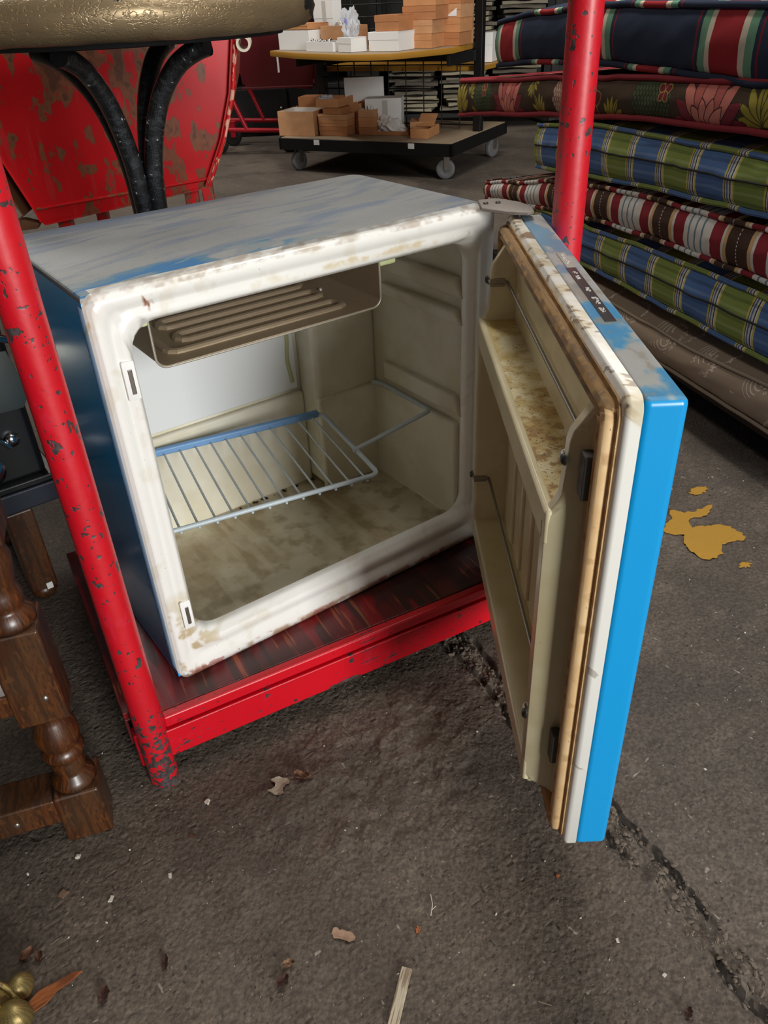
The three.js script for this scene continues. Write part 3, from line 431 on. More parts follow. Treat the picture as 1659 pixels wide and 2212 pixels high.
// ---------------------------------------------------------------- the red cart
{
  const c = thing('shelf_cart', 'red steel cart with round corner posts and a worn plywood shelf under the fridge', 'cart', [-0.0594, FLOOR, 0.0296], -0.130);
  const SW = 0.596, h = -FLOOR;
  for (const x of [0, SW]) { const g = cyl(0.0182, 0.0182, 1.35, 0, 0, 0, 40); const uv = g.attributes.uv; for (let i = 0; i < uv.count; i++) uv.setXY(i, uv.getX(i) + (x ? 0.37 : 0), g.attributes.position.getY(i) / 1.4); g.translate(x, 0, 0); part('post', g, mat.red, c); }
  part('shelf_board', [bx(SW - 0.02, 0.012, 0.41, SW / 2, h - 0.0072, -0.212, 0.002), ...[-0.0075, SW + 0.0075].map((x) => bx(0.036, 0.012, 0.39, x, h - 0.0072, -0.222, 0.002))], mat.ply, c, 'worn dark plywood shelf');
  part('front_rail', [bx(SW - 0.03, 0.045, 0.004, SW / 2, h - 0.046, 0.006, 0.0015), bx(SW - 0.03, 0.004, 0.03, SW / 2, h - 0.0245, -0.006, 0.0015)], mat.redFlat, c);
  part('edge_strip', bx(SW - 0.034, 0.018, 0.014, SW / 2, h - 0.0102, 0.000, 0.003), mat.redFlat, c);
  for (const x of [-0.0235, SW + 0.0235]) part('side_rail', [bx(0.004, 0.045, 0.39, x, h - 0.036, -0.222, 0.0015), bx(0.030, 0.004, 0.39, x + (x < 0.3 ? 0.014 : -0.014), h - 0.0155, -0.222, 0.0015)], mat.ply, c, 'worn brown side rail');
  part('rear_rail', bx(SW - 0.03, 0.045, 0.004, SW / 2, h - 0.040, -0.41, 0.0015), mat.redFlat, c);
  for (const x of [0.004, SW - 0.004]) part('rear_foot', bx(0.03, h - 0.02, 0.03, x, (h - 0.02) / 2, -0.40, 0.003), mat.redFlat, c);
  part('lug', bx(0.016, 0.06, 0.020, -0.014, 0.045, -0.026, 0.004), mat.redFlat, c);
}

// ---------------------------------------------------------------- gold stool behind the fridge
{
  const s = thing('pedestal_stool', 'tall stool with a cracked gold leather seat on bent black tubes, behind the fridge', 'stool', [0.332, FLOOR, -0.70]);
  const y0 = -FLOOR, sy = 0.684 + y0;
  const seat = lathe([[0.0001, 0], [0.28, 0], [0.305, 0.004], [0.318, 0.014], [0.324, 0.030], [0.320, 0.044], [0.306, 0.056], [0.27, 0.063], [0.15, 0.068], [0.0001, 0.070]], 96);
  { const p = seat.attributes.position, uv = seat.attributes.uv; for (let i = 0; i < p.count; i++) { const a = Math.atan2(p.getZ(i), p.getX(i)), y = p.getY(i); uv.setXY(i, (a / (2 * Math.PI)) * 1.6, y < 0.062 ? y * 2.2 : 0.14 + 0.5 * (0.33 - Math.hypot(p.getX(i), p.getZ(i)))); } }
  bend(seat, (x, y, z) => { const w = 0.004 * (vn(x * 30 + 20, z * 30 + 20) - 0.5); return [x * (1 + w), y + w, z * (1 + w)]; });
  part('seat', toCreasedNormals(seat, 1.2).translate(0, sy, 0), mat.gold, s, 'round gold leather seat, cracked and worn to black');
  part('seat_base', [cyl(0.268, 0.272, 0.006, 0, sy - 0.005, 0, 64), cyl(0.16, 0.20, 0.008, 0, sy - 0.010, 0, 48)], mat.blackMatt, s, 'black underside of the seat');
  const arm = (ph, top) => {
    const a = ph * Math.PI / 180, c = Math.cos(a), q = Math.sin(a), r0 = 0.0165, P = (r, y) => [r * c, y, r * q];
    const g = curve([P(0.160, 0.669 + y0), P(0.140, 0.663 + y0), P(0.105, 0.645 + y0), P(0.066, 0.604 + y0), P(0.040, 0.550 + y0), P(0.024, 0.490 + y0), P(r0 + 0.002, 0.430 + y0), P(r0, 0.36 + y0), P(r0, 0.16), P(0.03, 0.10), P(0.09, 0.045), P(0.20, 0.018), P(0.24, 0.016)], 0.0155, 14, false, 140);
    const cap = new THREE.CircleGeometry(0.0155, 18).rotateY(Math.PI / 2).rotateY(-a).translate(...P(0.160, 0.669 + y0));
    part('leg_tube', [g, cap], mat.tubeBlack, s);
    const b = bx(0.075, 0.003, 0.022, 0.115, 0.684 + y0, 0, 0.001); b.rotateY(-a); part('bracket', [b], mat.blackMatt, s);
  };
  mat.tubeBlack = M({ phys: 1, roughness: 0.38, clearcoat: 0.8, clearcoatRoughness: 0.2, map: rep(tex(256, 512, (u, v) => { const n = fbm(u * 60, v * 8, 60, 8, 4, 3); return n > 0.80 ? [205, 205, 205] : mixc([14, 15, 17], [44, 46, 48], smooth(0.45, 0.7, n)); }), 0.3, 0.1), bumpMap: rep(grainBump, 0.06, 0.06), bumpScale: 0.001 });
  for (const ph of [52, 142, 232, 322]) arm(ph);
}

// ---------------------------------------------------------------- rusty red hopper
{
  const ty = Math.atan2(-0.49, 0.87);
  const b = thing('dump_hopper', 'rusty red steel hopper with flared sides standing behind the fridge', 'hopper', [0.374, FLOOR, -1.424], ty);
  const y0 = -FLOOR, F = [[-0.060, 0.2675], [0.345, 0.327], [0.362, 0.337], [0.374, 0.360], [0.416, 0.441], [0.452, 0.541], [0.476, 0.66], [0.492, 0.80], [-0.235, 0.80], [-0.20, 0.66], [-0.159, 0.525], [-0.120, 0.415], [-0.078, 0.300], [-0.072, 0.275]].map(([x, y]) => [x, y + y0]);
  const face = prism(F, 0.005, 0.0015, -0.003); part('front_panel', face, mat.rust, b, 'red front panel speckled with rust');
  const ribbon = (pts, d, t) => loft(pts.map(([x, y], i) => { const a = pts[Math.max(0, i - 1)], c = pts[Math.min(pts.length - 1, i + 1)], l = Math.hypot(c[0] - a[0], c[1] - a[1]), nx = -(c[1] - a[1]) / l * t, ny = (c[0] - a[0]) / l * t; return [[x, y, d], [x + nx, y + ny, d], [x + nx, y + ny, -0.60], [x, y, -0.60]]; }), { crease: 0.5 });
  part('side_panel', ribbon(F.slice(2, 8), 0.020, 0.004), mat.rust, b); part('side_panel', ribbon(F.slice(8, 14), 0.004, 0.004), mat.rust, b); part('bottom_panel', ribbon(F.slice(0, 3), 0.008, 0.004), mat.rust, b);
  part('rim_edge', tube(F.slice(2, 8).map(([x, y]) => [x + 0.006, y, 0.022]), 0.0052, 0.02, 8), M({ map: rep(tex(128, 256, (u, v) => fbm(u * 20, v * 5, 20, 5, 4, 3) > 0.52 ? [236, 176, 150] : [206, 22, 26]), 0.4, 0.05), roughness: 0.5 }), b, 'scraped pink edge');
  part('seam', tube([[-0.071, 0.307 + y0, 0.004], [0.372, 0.352 + y0, 0.004]], 0.0042, 0.01, 8), mat.rust, b);
  part('pipe', [loft([[0.017, 0.10], [0.017, -0.02], [0.0115, -0.02], [0.0115, 0.10]].map(([r, z]) => [...Array(24)].map((_, i) => { const a = i / 24 * 2 * Math.PI; return [r * Math.cos(a), r * Math.sin(a), z]; })), { closed: true, crease: 0.5 }).translate(0.498, 0.642 + y0, -0.06)], M({ color: '#e9dcc8', roughness: 0.45 }), b, 'cream pipe end beside the hopper rim');
  part('chute', [ribbon([[-0.15, 0.27 + y0], [-0.115, 0.290 + y0], [-0.16, 0.40 + y0], [-0.27, 0.52 + y0], [-0.27, 0.72 + y0]].reverse(), -0.012, 0.004), prism([[-0.118, 0.280], [-0.08, 0.268], [-0.09, 0.255], [-0.185, 0.250], [-0.20, 0.275]].map(([x, y]) => [x, y + y0]), 0.03, 0.002, -0.05)], M({ color: '#8b7c6b', roughness: 0.7, map: rep(T.card, 0.4, 0.4) }), b, 'dusty side flap');
  for (const [x, z] of [[-0.03, -0.08], [0.31, -0.08], [-0.03, -0.52], [0.31, -0.52]]) part('leg', bx(0.035, 0.385 + (x > 0.2 ? 0.05 : 0), 0.035, x, (0.385 + (x > 0.2 ? 0.05 : 0)) / 2, z, 0.003), mat.rust, b);
}

// ---------------------------------------------------------------- stack of cushions on a low platform
const CT = 1.2250, CP = [1.197, 0, -0.005];
{
  const fab = (t, su, sv, extra = {}) => M({ map: rep(t, su, sv), roughness: 0.92, bumpMap: rep(T.weave, 0.06, 0.06), bumpScale: 0.0004, ...extra });
  const noiseTint = (g, w, h, a) => { for (let i = 0; i < 2600; i++) { g.fillStyle = `rgba(${rnd() < 0.5 ? '0,0,0' : '255,255,255'},${a})`; g.fillRect(rnd() * w, rnd() * h, 3 + rnd() * 14, 1); } };
  const bands = (list, w, h, total) => (g) => { let x = 0; for (const [c, n] of list) { g.fillStyle = c; g.fillRect(x / total * w, 0, n / total * w + 1, h); x += n; } noiseTint(g, w, h, 0.03); };
  const navy = canvasTex(1024, 256, bands([['#1a2842', 118], ['#7d1420', 6], ['#1a2842', 10], ['#70a080', 22], ['#ded3ba', 16], ['#a1141e', 82], ['#ded3ba', 14], ['#70a080', 20], ['#1a2842', 9], ['#7d1420', 6], ['#1a2842', 172]], 1024, 256, 475));
  const S = (k) => [['#e2cf6c', 5], ['#f4f1e6', 3], ['#22252c', 3], ['#d9d6c8', 5], ['#5a7196', 4], ['#dcd9cc', 3], ['#22252c', 2], ['#d6c15a', 5]];
  const plaid = canvasTex(1024, 512, (g, w, h) => { bands([['#8b9c4a', 80], ...S(), ['#5578ab', 85], ...S()], w, h, 225)(g); g.globalAlpha = 0.16; for (let y = 0; y < h; y += 64) { g.fillStyle = y % 128 ? '#ffffff' : '#000000'; g.fillRect(0, y, w, 22); } g.globalAlpha = 1; });
  const striped = canvasTex(1024, 256, (g, w, h) => {
    const lst = [['#4a3020', 34], ['#dfb67c', 9], ['#e9e2d3', 6], ['#93202a', 34], ['#e9e2d3', 12], ['#ebe5d9', 14], ['#6f8d97', 5], ['#ebe5d9', 17], ['#6f8d97', 5], ['#ebe5d9', 17], ['#6f8d97', 5], ['#ebe5d9', 14], ['#93202a', 34], ['#e9e2d3', 8], ['#dfb67c', 10], ['#4a3020', 26]];
    const tot = lst.reduce((a, b) => a + b[1], 0); bands(lst, w, h, tot)(g); g.fillStyle = '#efe9dc'; for (let y = 6; y < h; y += 16) g.fillRect(5 / tot * w, y, 9, 9); g.fillStyle = '#b9606a'; for (let y = 0; y < h; y += 5) for (const x of [64, 72, 206, 214]) g.fillRect(x / tot * w, y, 3, 2);
  });
  const floral = canvasTex(2048, 1024, (g, w, h) => {
    g.fillStyle = '#47331f'; g.fillRect(0, 0, w, h); noiseTint(g, w, h, 0.05);
    const petal = (x, y, a, l, b, c, o) => { g.save(); g.translate(x, y); g.rotate(a); g.beginPath(); g.moveTo(0, 0); g.bezierCurveTo(b, -l * 0.35, b * 0.8, -l * 0.8, 0, -l); g.bezierCurveTo(-b * 0.8, -l * 0.8, -b, -l * 0.35, 0, 0); g.fillStyle = c; g.fill(); g.lineWidth = 3; g.strokeStyle = o; g.stroke(); g.restore(); };
    const lotus = (x, y, s) => { for (const k of [-4, 4, -3, 3, -2, 2, -1, 1, 0]) petal(x, y, k * 0.34, s * (1 - 0.04 * Math.abs(k)), s * 0.2, Math.abs(k) > 2 ? '#8c2c3a' : k % 2 ? '#c8665c' : '#d98070', '#3a1a18'); for (const k of [-1.5, -0.5, 0.5, 1.5]) petal(x, y + 8, k * 0.45, s * 0.55, s * 0.16, '#de8a78', '#3a1a18'); };
    const cone = (x, y, s, c, o) => { for (let j = -6; j <= 6; j++) for (let i = -7; i <= 7; i++) { const px = x + (i + (j & 1) * 0.5) * s * 0.17, py = y + j * s * 0.14; if (Math.hypot((px - x) / s, (py - y) / s) < 0.95) { g.beginPath(); g.ellipse(px, py, s * 0.08, s * 0.1, 0, 0, 7); g.fillStyle = c; g.fill(); g.lineWidth = 3; g.strokeStyle = o; g.stroke(); } } };
    const leaf = (x, y, a, s) => { for (let k = -3; k <= 3; k++) petal(x, y, a + k * 0.42, s * (1 - 0.09 * Math.abs(k)), s * 0.17, '#b0a03c', '#4a4416'); g.strokeStyle = '#5c5520'; g.lineWidth = 4; g.beginPath(); g.moveTo(x, y); g.lineTo(x + Math.sin(a) * s * 0.9, y - Math.cos(a) * s * 0.9); g.stroke(); };
    const small = (x, y, s) => { for (let k = 0; k < 5; k++) petal(x, y, k * 1.257, s, s * 0.5, '#7c1c26', '#b8a050'); };
    for (let k = 0; k < 3; k++) for (const ox of [0, 2048, -2048]) { const oy = [512, 880, 120][k], sx = [0, 330, 760][k], X = (x) => x + sx + ox - (sx > 700 ? 1024 : 0); leaf(X(80), oy + 46, -0.15, 124); leaf(X(190), oy - 8, 0.5, 62); leaf(X(210), oy + 66, 1.0, 54); cone(X(330), oy, 92, '#4f5f3a', '#222b18'); small(X(350), oy - 28, 30); lotus(X(600), oy + 76, 185); cone(X(1110), oy - 6, 104, '#bfa78e', '#7e3f34'); small(X(1280), oy + 14, 70); leaf(X(1400), oy + 70, 0.7, 90); leaf(X(900), oy + 64, -0.6, 84); leaf(X(820), oy - 50, 2.6, 64); leaf(X(1590), oy - 14, 2.4, 66); cone(X(1640), oy, 100, '#4a5634', '#222b18'); small(X(1700), oy - 26, 34); lotus(X(1910), oy + 78, 190); }
  });
  const toile = canvasTex(1024, 1024, (g, w, h) => {
    g.fillStyle = '#9f8a74'; g.fillRect(0, 0, w, h); noiseTint(g, w, h, 0.03); g.lineCap = 'round';
    for (let k = 0; k < 22; k++) { const x = (k * 171 + 40) % w, y = (k * 263 + 90) % h, a = k * 1.7, s = rr(0.8, 1.4); for (let j = 0; j < 5; j++) { g.strokeStyle = `rgba(232,218,198,${0.6 + 0.08 * j})`; g.lineWidth = (7 - j) * s; g.beginPath(); g.arc(x + j * 6, y + j * 5, (26 + j * 13) * s, a, a + 2.4 - j * 0.25); g.stroke(); } for (let j = 0; j < 60; j++) { const q = a + 2.4 + j * 0.05; g.fillStyle = 'rgba(232,218,198,0.75)'; g.beginPath(); g.ellipse(x + Math.cos(q) * (50 + j * 1.2) * s + rr(-10, 10), y + Math.sin(q) * (50 + j * 1.2) * s + rr(-10, 10), rr(2, 8), rr(2, 4), rnd() * 3, 0, 7); g.fill(); } }
  });
  function cushion(label, tab, u0, u1, depth, m, pm, o = {}) {
    const L = u1 - u0, T0 = o.T ?? 0.1, c = thing('seat_cushion', label, 'cushion', CP, CT, undefined), zf = o.z ?? 0, [puffB, puffT] = o.puff ?? [0.009, 0.009];
    const def = (x, y, z) => {                                // x in -L/2..L/2 etc. -> place along the stack
      const u = (u0 + u1) / 2 + x, yb = interp(tab, u, 1), yt = interp(tab, u, 2), t = (y / T0) * 1.10 + 0.5, ex = 1 - Math.pow(Math.abs(2 * x / L), 6), ez = 1 - Math.pow(Math.abs(2 * z / depth), 4);
      const bul = 0.010 * (1 - Math.pow(Math.abs(2 * t - 1), 2)), wr = 0.0035 * (fbm(u * 16 + 30, t * 3 + z * 9 + 30, 4096, 4096, 3, o.s ?? 1) - 0.5) * 2;
      const yy = mix(yb, yt, t) + (t - 0.5) * 2 * (t > 0.5 ? puffT : puffB) * ex * ez + wr * 0.7, side = (z < -depth / 2 * 0.9 ? -1 : 0) * bul;
      return [u, yy, zf + depth / 2 + z + side + wr];
    };
    const g = new RoundedBoxGeometry(L, T0, depth, 5, Math.min(0.022, T0 * 0.3)), src = new THREE.BoxGeometry(L, T0, depth, Math.round(L / 0.016), 10, Math.round(depth / 0.02));
    { const p = src.attributes.position, r = Math.min(0.018, T0 * 0.28); for (let i = 0; i < p.count; i++) { const q = [p.getX(i), p.getY(i), p.getZ(i)], hh = [L / 2, T0 / 2, depth / 2], c2 = q.map((v, k) => clamp(v, -(hh[k] - (k === 1 ? r : r * (k === 0 ? 2.5 : 1))), hh[k] - (k === 1 ? r : r * (k === 0 ? 2.5 : 1)))), dv = q.map((v, k) => (v - c2[k]) / (k === 0 ? 2.5 : 1)), l = Math.hypot(...dv); if (l > 1e-6) { const f = Math.min(1, r / l); p.setXYZ(i, c2[0] + dv[0] * f * 2.5, c2[1] + dv[1] * f, c2[2] + dv[2] * f); } } }
    g.dispose();
    { const p = src.attributes.position, uv = src.attributes.uv, n = src.attributes.normal; for (let i = 0; i < p.count; i++) { const u = (u0 + u1) / 2 + p.getX(i), y = p.getY(i), z = p.getZ(i); if (Math.abs(n.getY(i)) > 0.5) uv.setXY(i, u + (o.du ?? 0), (o.dv ?? 0) + Math.sign(n.getY(i)) * (T0 / 2 + z + depth / 2)); else if (Math.abs(n.getZ(i)) > 0.5) uv.setXY(i, u + (o.du ?? 0), (o.dv ?? 0) + y); else uv.setXY(i, u + (z + depth / 2) + (o.du ?? 0), (o.dv ?? 0) + y); } }
    src.deleteAttribute('normal'); const ms = mergeVertices(src, 1e-5); bend(ms, def);
    { const w = new THREE.BufferGeometry(); w.setAttribute('position', ms.attributes.position.clone()); w.setIndex(ms.index); const wm = mergeVertices(w, 1e-4); wm.computeVertexNormals(); const key = (a, i) => `${a.getX(i).toFixed(3)},${a.getY(i).toFixed(3)},${a.getZ(i).toFixed(3)}`, mp = new Map(), q = wm.attributes.position, qn = wm.attributes.normal; for (let i = 0; i < q.count; i++) mp.set(key(q, i), i); const nn = ms.attributes.normal, p = ms.attributes.position; for (let i = 0; i < p.count; i++) { const j = mp.get(key(p, i)); if (j !== undefined) nn.setXYZ(i, qn.getX(j), qn.getY(j), qn.getZ(j)); } }
    part('cover', ms, m, c);
    const loop = (t) => { const pts = [], hx = L / 2, hz = depth / 2, cr = 0.03, yq = (t - 0.5) * T0 * (o.pt ?? 0.95); for (const [x, z] of rrect(-hx, hx, -hz, hz, cr, 4)) pts.push([x, z]); const out = []; for (let i = 0; i < pts.length; i++) { const a = pts[i], b = pts[(i + 1) % pts.length], n = Math.max(1, Math.round(Math.hypot(b[0] - a[0], b[1] - a[1]) / 0.05)); for (let j = 0; j < n; j++) out.push(def(mix(a[0], b[0], j / n), yq, mix(a[1], b[1], j / n))); } return curve(out, o.pr ?? 0.0052, 7, true, out.length * 4); };
    for (const t of [0, 1]) part('piping', loop(t), pm, c);
    if (o.zip) { const pts = []; for (let i = 0; i <= 50; i++) { const q = def(mix(-L / 2 + 0.03, L / 2 - 0.03, i / 50), 0.004, -depth / 2 - 0.0005); pts.push(q); } part('zip_seam', curve(pts, 0.0022, 5, false, 160), mat.blackMatt, c); }
    return c;
  }
  const sol = (c) => M({ color: c, roughness: 0.9, bumpMap: rep(T.weave, 0.03, 0.03), bumpScale: 0.0004 });
  cushion('taupe cushion with cream leaf scrolls at the bottom of the cushion stack', [[-0.35, 0.0, 0.088], [-0.1, 0.0, 0.078], [0.2, -0.004, 0.062], [0.45, -0.006, 0.062], [1.1, -0.006, 0.06]], -0.36, 1.08, 0.56, fab(toile, 0.46, 0.46), sol('#9c8a74'), { T: 0.075, puff: [0.002, 0.026], s: 11, pr: 0.004 });
  cushion('green and blue plaid cushion second from the bottom of the stack, under the striped one', [[-0.35, 0.122, 0.230], [0, 0.124, 0.228], [0.3, 0.122, 0.222], [0.66, 0.118, 0.208], [1.1, 0.10, 0.19]], -0.36, 1.02, 0.56, fab(plaid, 0.230, 0.13), fab(plaid, 0.230, 0.02), { T: 0.1, zip: 1, puff: [0.009, 0.012], s: 21, du: -0.015, z: 0.004 });
  cushion('cream cushion with dark red and brown stripes in the middle of the stack', [[-0.35, 0.262, 0.345], [0, 0.260, 0.343], [0.35, 0.252, 0.330], [0.53, 0.243, 0.320], [0.82, 0.217, 0.288], [1.1, 0.186, 0.240], [1.33, 0.158, 0.202]], -0.36, 1.325, 0.56, fab(striped, 0.25, 0.1), fab(striped, 0.25, 0.02), { T: 0.078, s: 31, du: 0.18, puff: [0.012, 0.008] });
  cushion('green and blue plaid cushion above the striped one, fourth from the bottom', [[-0.35, 0.372, 0.460], [0, 0.369, 0.456], [0.35, 0.355, 0.450], [0.62, 0.335, 0.443], [0.97, 0.309, 0.409]], -0.36, 0.975, 0.56, fab(plaid, 0.225, 0.13), fab(plaid, 0.225, 0.02), { T: 0.1, zip: 1, puff: [0.010, 0.015], s: 41, du: -0.035 });
  cushion('brown flower print cushion with red piping, second from the top', [[-0.35, 0.500, 0.575], [0.065, 0.496, 0.570], [0.4, 0.483, 0.556], [0.86, 0.448, 0.528], [1.2, 0.415, 0.500], [1.57, 0.379, 0.472]], -0.36, 1.565, 0.56, fab(floral, -1.42, 0.71), sol('#9c2a34'), { T: 0.085, puff: [0.014, 0.001], s: 51, pr: 0.0062, du: -1.557, dv: 0.355 });
  cushion('thick navy cushion with red, cream and green stripes on top of the stack', [[-0.35, 0.572, 0.682], [0.1, 0.570, 0.680], [0.65, 0.574, 0.682], [1.0, 0.560, 0.665], [1.26, 0.538, 0.640]], -0.36, 1.262, 0.56, fab(navy, 0.475, 0.1), fab(navy, 0.475, 0.02), { T: 0.107, puff: [0.001, 0.018], s: 61, du: 0.0, pr: 0.0065 });
  const pf = thing('low_platform', 'low dark wooden platform under the cushion stack', 'platform', [CP[0], FLOOR, CP[2]], CT);
  const plankM = M({ map: rep(T.oak, 0.3, 0.6), color: '#6a4a3a', roughness: 0.6 });
  for (let i = 0; i < 4; i++) part('plank', bx(1.6, 0.026, 0.135, 0.5, 0.088, 0.09 + i * 0.142, 0.003), plankM, pf);
  for (const x of [-0.2, 0.5, 1.2]) part('beam', bx(0.07, 0.075, 0.56, x, 0.0375, 0.32, 0.004), plankM, pf);
}

// ---------------------------------------------------------------- oak table, machine, brass foot at the left
{
  const t = thing('oak_table', 'old dark oak table with turned legs at the left of the red cart', 'table', [-0.157, FLOOR, 0.030], -0.31);
  const leg = (x, z, n) => {
    const g = part('leg', [bx(0.052, 0.080, 0.052, 0, 0.040, 0, 0.004, 3), lathe([[0.0001, 0.0795], [0.0245, 0.0795], [0.0250, 0.086], [0.0225, 0.092], [0.0175, 0.097], [0.0165, 0.101], [0.0180, 0.105], [0.0190, 0.110], [0.0190, 0.120], [0.0175, 0.124], [0.0220, 0.127], [0.0240, 0.133], [0.0220, 0.139], [0.0185, 0.142], [0.0210, 0.146], [0.0240, 0.154], [0.0245, 0.162], [0.0225, 0.172], [0.0185, 0.184], [0.0155, 0.190], [0.0185, 0.193], [0.0185, 0.197], [0.0150, 0.2005], [0.0001, 0.2005]], 40),
      bx(0.052, 0.125, 0.052, 0, 0.2625, 0, 0.003, 3), lathe([[0.0001, 0.3245], [0.0250, 0.3245], [0.0255, 0.331], [0.0235, 0.339], [0.0190, 0.343], [0.0170, 0.347], [0.0190, 0.350], [0.0205, 0.356], [0.0190, 0.364], [0.0170, 0.372], [0.0195, 0.380], [0.0210, 0.392], [0.0225, 0.402], [0.0200, 0.414], [0.0160, 0.424], [0.0180, 0.430], [0.0001, 0.430]], 40), bx(0.052, 0.10, 0.052, 0, 0.478, 0, 0.003, 3)], mat.oak, t);
    g.position.set(x, 0, z); return g;
  };
  const l0 = leg(0, 0); part('screw', rot(lathe([[0.0001, 0.002], [0.0028, 0.0014], [0.0034, 0]], 14), Math.PI / 2, 0, 0).translate(0.0095, 0.236, 0.0262), mat.steel, l0);
  leg(-0.58, 0);
  leg(-0.58, -0.30);
  part('stretcher', bx(0.53, 0.040, 0.048, -0.29, 0.052, -0.004, 0.003, 2), mat.oak, t); part('screw', rot(lathe([[0.0001, 0.002], [0.003, 0.0014], [0.0036, 0]], 14), Math.PI / 2, 0, 0).translate(-0.072, 0.050, 0.0203), mat.steel, t);
  part('rail', bx(0.53, 0.030, 0.030, -0.29, 0.222, -0.004, 0.003), mat.oak, t);
  part('rail', bx(0.030, 0.030, 0.26, -0.58, 0.222, -0.15, 0.003), mat.oak, t);
  leg(-0.16, -0.30);
  part('tabletop', bx(0.64, 0.022, 0.40, -0.345, 0.539, -0.15, 0.005), mat.oak, t);
}
{
  const m = thing('metal_machine', 'black metal machine with chrome fittings on short wooden legs, left behind the cart', 'machine', [-0.27, FLOOR, -0.56], 0.02);
  for (const [x, z] of [[0.197, 0.107], [-0.22, 0.107], [0.197, -0.10], [-0.22, -0.10]]) part('leg', [bx(0.042, 0.155, 0.042, x, 0.1025, z, 0.004), lathe([[0.0001, 0.0], [0.014, 0.002], [0.021, 0.012], [0.021, 0.022], [0.014, 0.030], [0.0001, 0.031]], 30).translate(x, 0, z)], mat.oak, m);
  part('leg_tag', bx(0.010, 0.012, 0.002, 0.204, 0.030, 0.129, 0.0005), mat.whiteCard, m, 'white paper tag');
  part('base_frame', [bx(0.54, 0.034, 0.012, 0, 0.197, 0.124, 0.003), bx(0.012, 0.034, 0.24, 0.264, 0.197, 0, 0.003), bx(0.012, 0.034, 0.24, -0.264, 0.197, 0, 0.003), bx(0.54, 0.034, 0.012, 0, 0.197, -0.124, 0.003)], M({ color: '#2b303a', roughness: 0.45, metalness: 0.3 }), m, 'dark blue grey base frame');
  part('body', bx(0.52, 0.27, 0.235, 0, 0.355, -0.004, 0.012, 3), mat.black, m);
  part('tray', bx(0.545, 0.012, 0.25, 0, 0.220, 0.002, 0.003), mat.black, m);
  part('cover_plate', [prism([[0.08, 0.345], [0.255, 0.340], [0.268, 0.36], [0.255, 0.43], [0.10, 0.45], [0.06, 0.40]], 0.006, 0.002, 0.114)], M({ color: '#8b8a80', roughness: 0.3, metalness: 0.8 }), m, 'bare metal plate');
  part('chrome_arm', tube([[0.10, 0.452, 0.122], [0.24, 0.458, 0.130], [0.275, 0.440, 0.120]], 0.006, 0.03, 10), mat.chrome, m);
  for (const [x, y, r] of [[0.224, 0.296, 0.011], [0.185, 0.285, 0.008], [0.178, 0.255, 0.024]]) part('knob', rot(lathe([[0.0001, 0.012], [r * 0.5, 0.012], [r * 0.6, 0.009], [r, 0.008], [r, 0]], 20), Math.PI / 2, 0, 0).translate(x, y, 0.113), mat.chrome, m);
  part('lever', tube([[0.165, 0.320, 0.118], [0.205, 0.305, 0.124], [0.218, 0.285, 0.120]], 0.0035, 0.01, 8), mat.chrome, m);
}
{
  const w = thing('tall_wardrobe', 'tall dark wooden wardrobe left of the red cart, outside the picture', 'wardrobe', [-1.20, FLOOR, -0.40]);
  const wm = M({ map: rep(T.oak, 0.3, 0.6), color: '#8a7a70', roughness: 0.5 });
  part('carcass', bx(0.62, 1.85, 0.95, 0, 0.985, 0, 0.01), wm, w); part('plinth', bx(0.58, 0.06, 0.90, 0, 0.03, 0, 0.004), wm, w); for (const z of [-0.235, 0.235]) { const d = part('door', bx(0.02, 1.7, 0.455, 0.318, 0.98, z, 0.006), wm, w); part('knob', new THREE.SphereGeometry(0.014, 12, 8).translate(0.335, 0.95, z * 0.2), mat.brass, d); }
}
{
  const b = thing('footed_chest', 'dark chest on ornate brass paw feet, one foot showing in the lower left corner', 'chest', [-0.3035, FLOOR, 0.1985], 0.0);
  const blob = (rx, ry, rz, x, y, z, a = 0) => { const g = new THREE.SphereGeometry(1, 28, 20); g.scale(rx, ry, rz); g.rotateY(a); g.translate(x, y, z); return g; };
  for (const [fx, fz, a] of [[0, 0, 0.2], [-0.62, 0, 2.2], [0, 0.72, -1.2], [-0.62, 0.72, 3.6]]) {
    const f = new THREE.Group(); f.name = 'foot'; f.position.set(fx, 0, fz); f.rotation.y = a; b.add(f); if (!fx && !fz) f.userData.label = 'aged brass paw foot';
    part('toe', blob(0.0150, 0.0145, 0.0125, 0.0225, 0.0145, -0.004, 0.2), mat.brass, f); part('toe', blob(0.018, 0.018, 0.015, 0.006, 0.017, 0.021, -0.8), mat.brass, f); part('toe', blob(0.016, 0.016, 0.014, -0.020, 0.015, 0.020, -1.6), mat.brass, f);
    part('ridge', curve([[-0.004, 0.040, -0.020], [0.011, 0.030, -0.009], [0.015, 0.019, 0.006], [0.013, 0.006, 0.017]], 0.0032, 8), mat.brass, f);
    part('ankle', loft([[0, 0.022, -0.006], [0.016, 0.024, -0.006], [0.036, 0.019, -0.014], [0.062, 0.016, -0.026], [0.095, 0.018, -0.038], [0.118, 0.020, -0.044]].map(([y, r, dx]) => [...Array(22)].map((_, i) => { const q = i / 22 * 2 * Math.PI; return [dx + r * Math.cos(q), y, -0.004 - r * Math.sin(q)]; })), { cap0: true, cap1: true, crease: 1.2 }), mat.brass, f);
  }
  const wm = M({ map: rep(T.oak, 0.3, 0.6), color: '#8a7a70', roughness: 0.5 });
  part('body', bx(0.66, 0.46, 0.78, -0.36, 0.345, 0.36, 0.012), wm, b); part('top_panel', bx(0.68, 0.02, 0.80, -0.36, 0.585, 0.36, 0.006), wm, b);
}

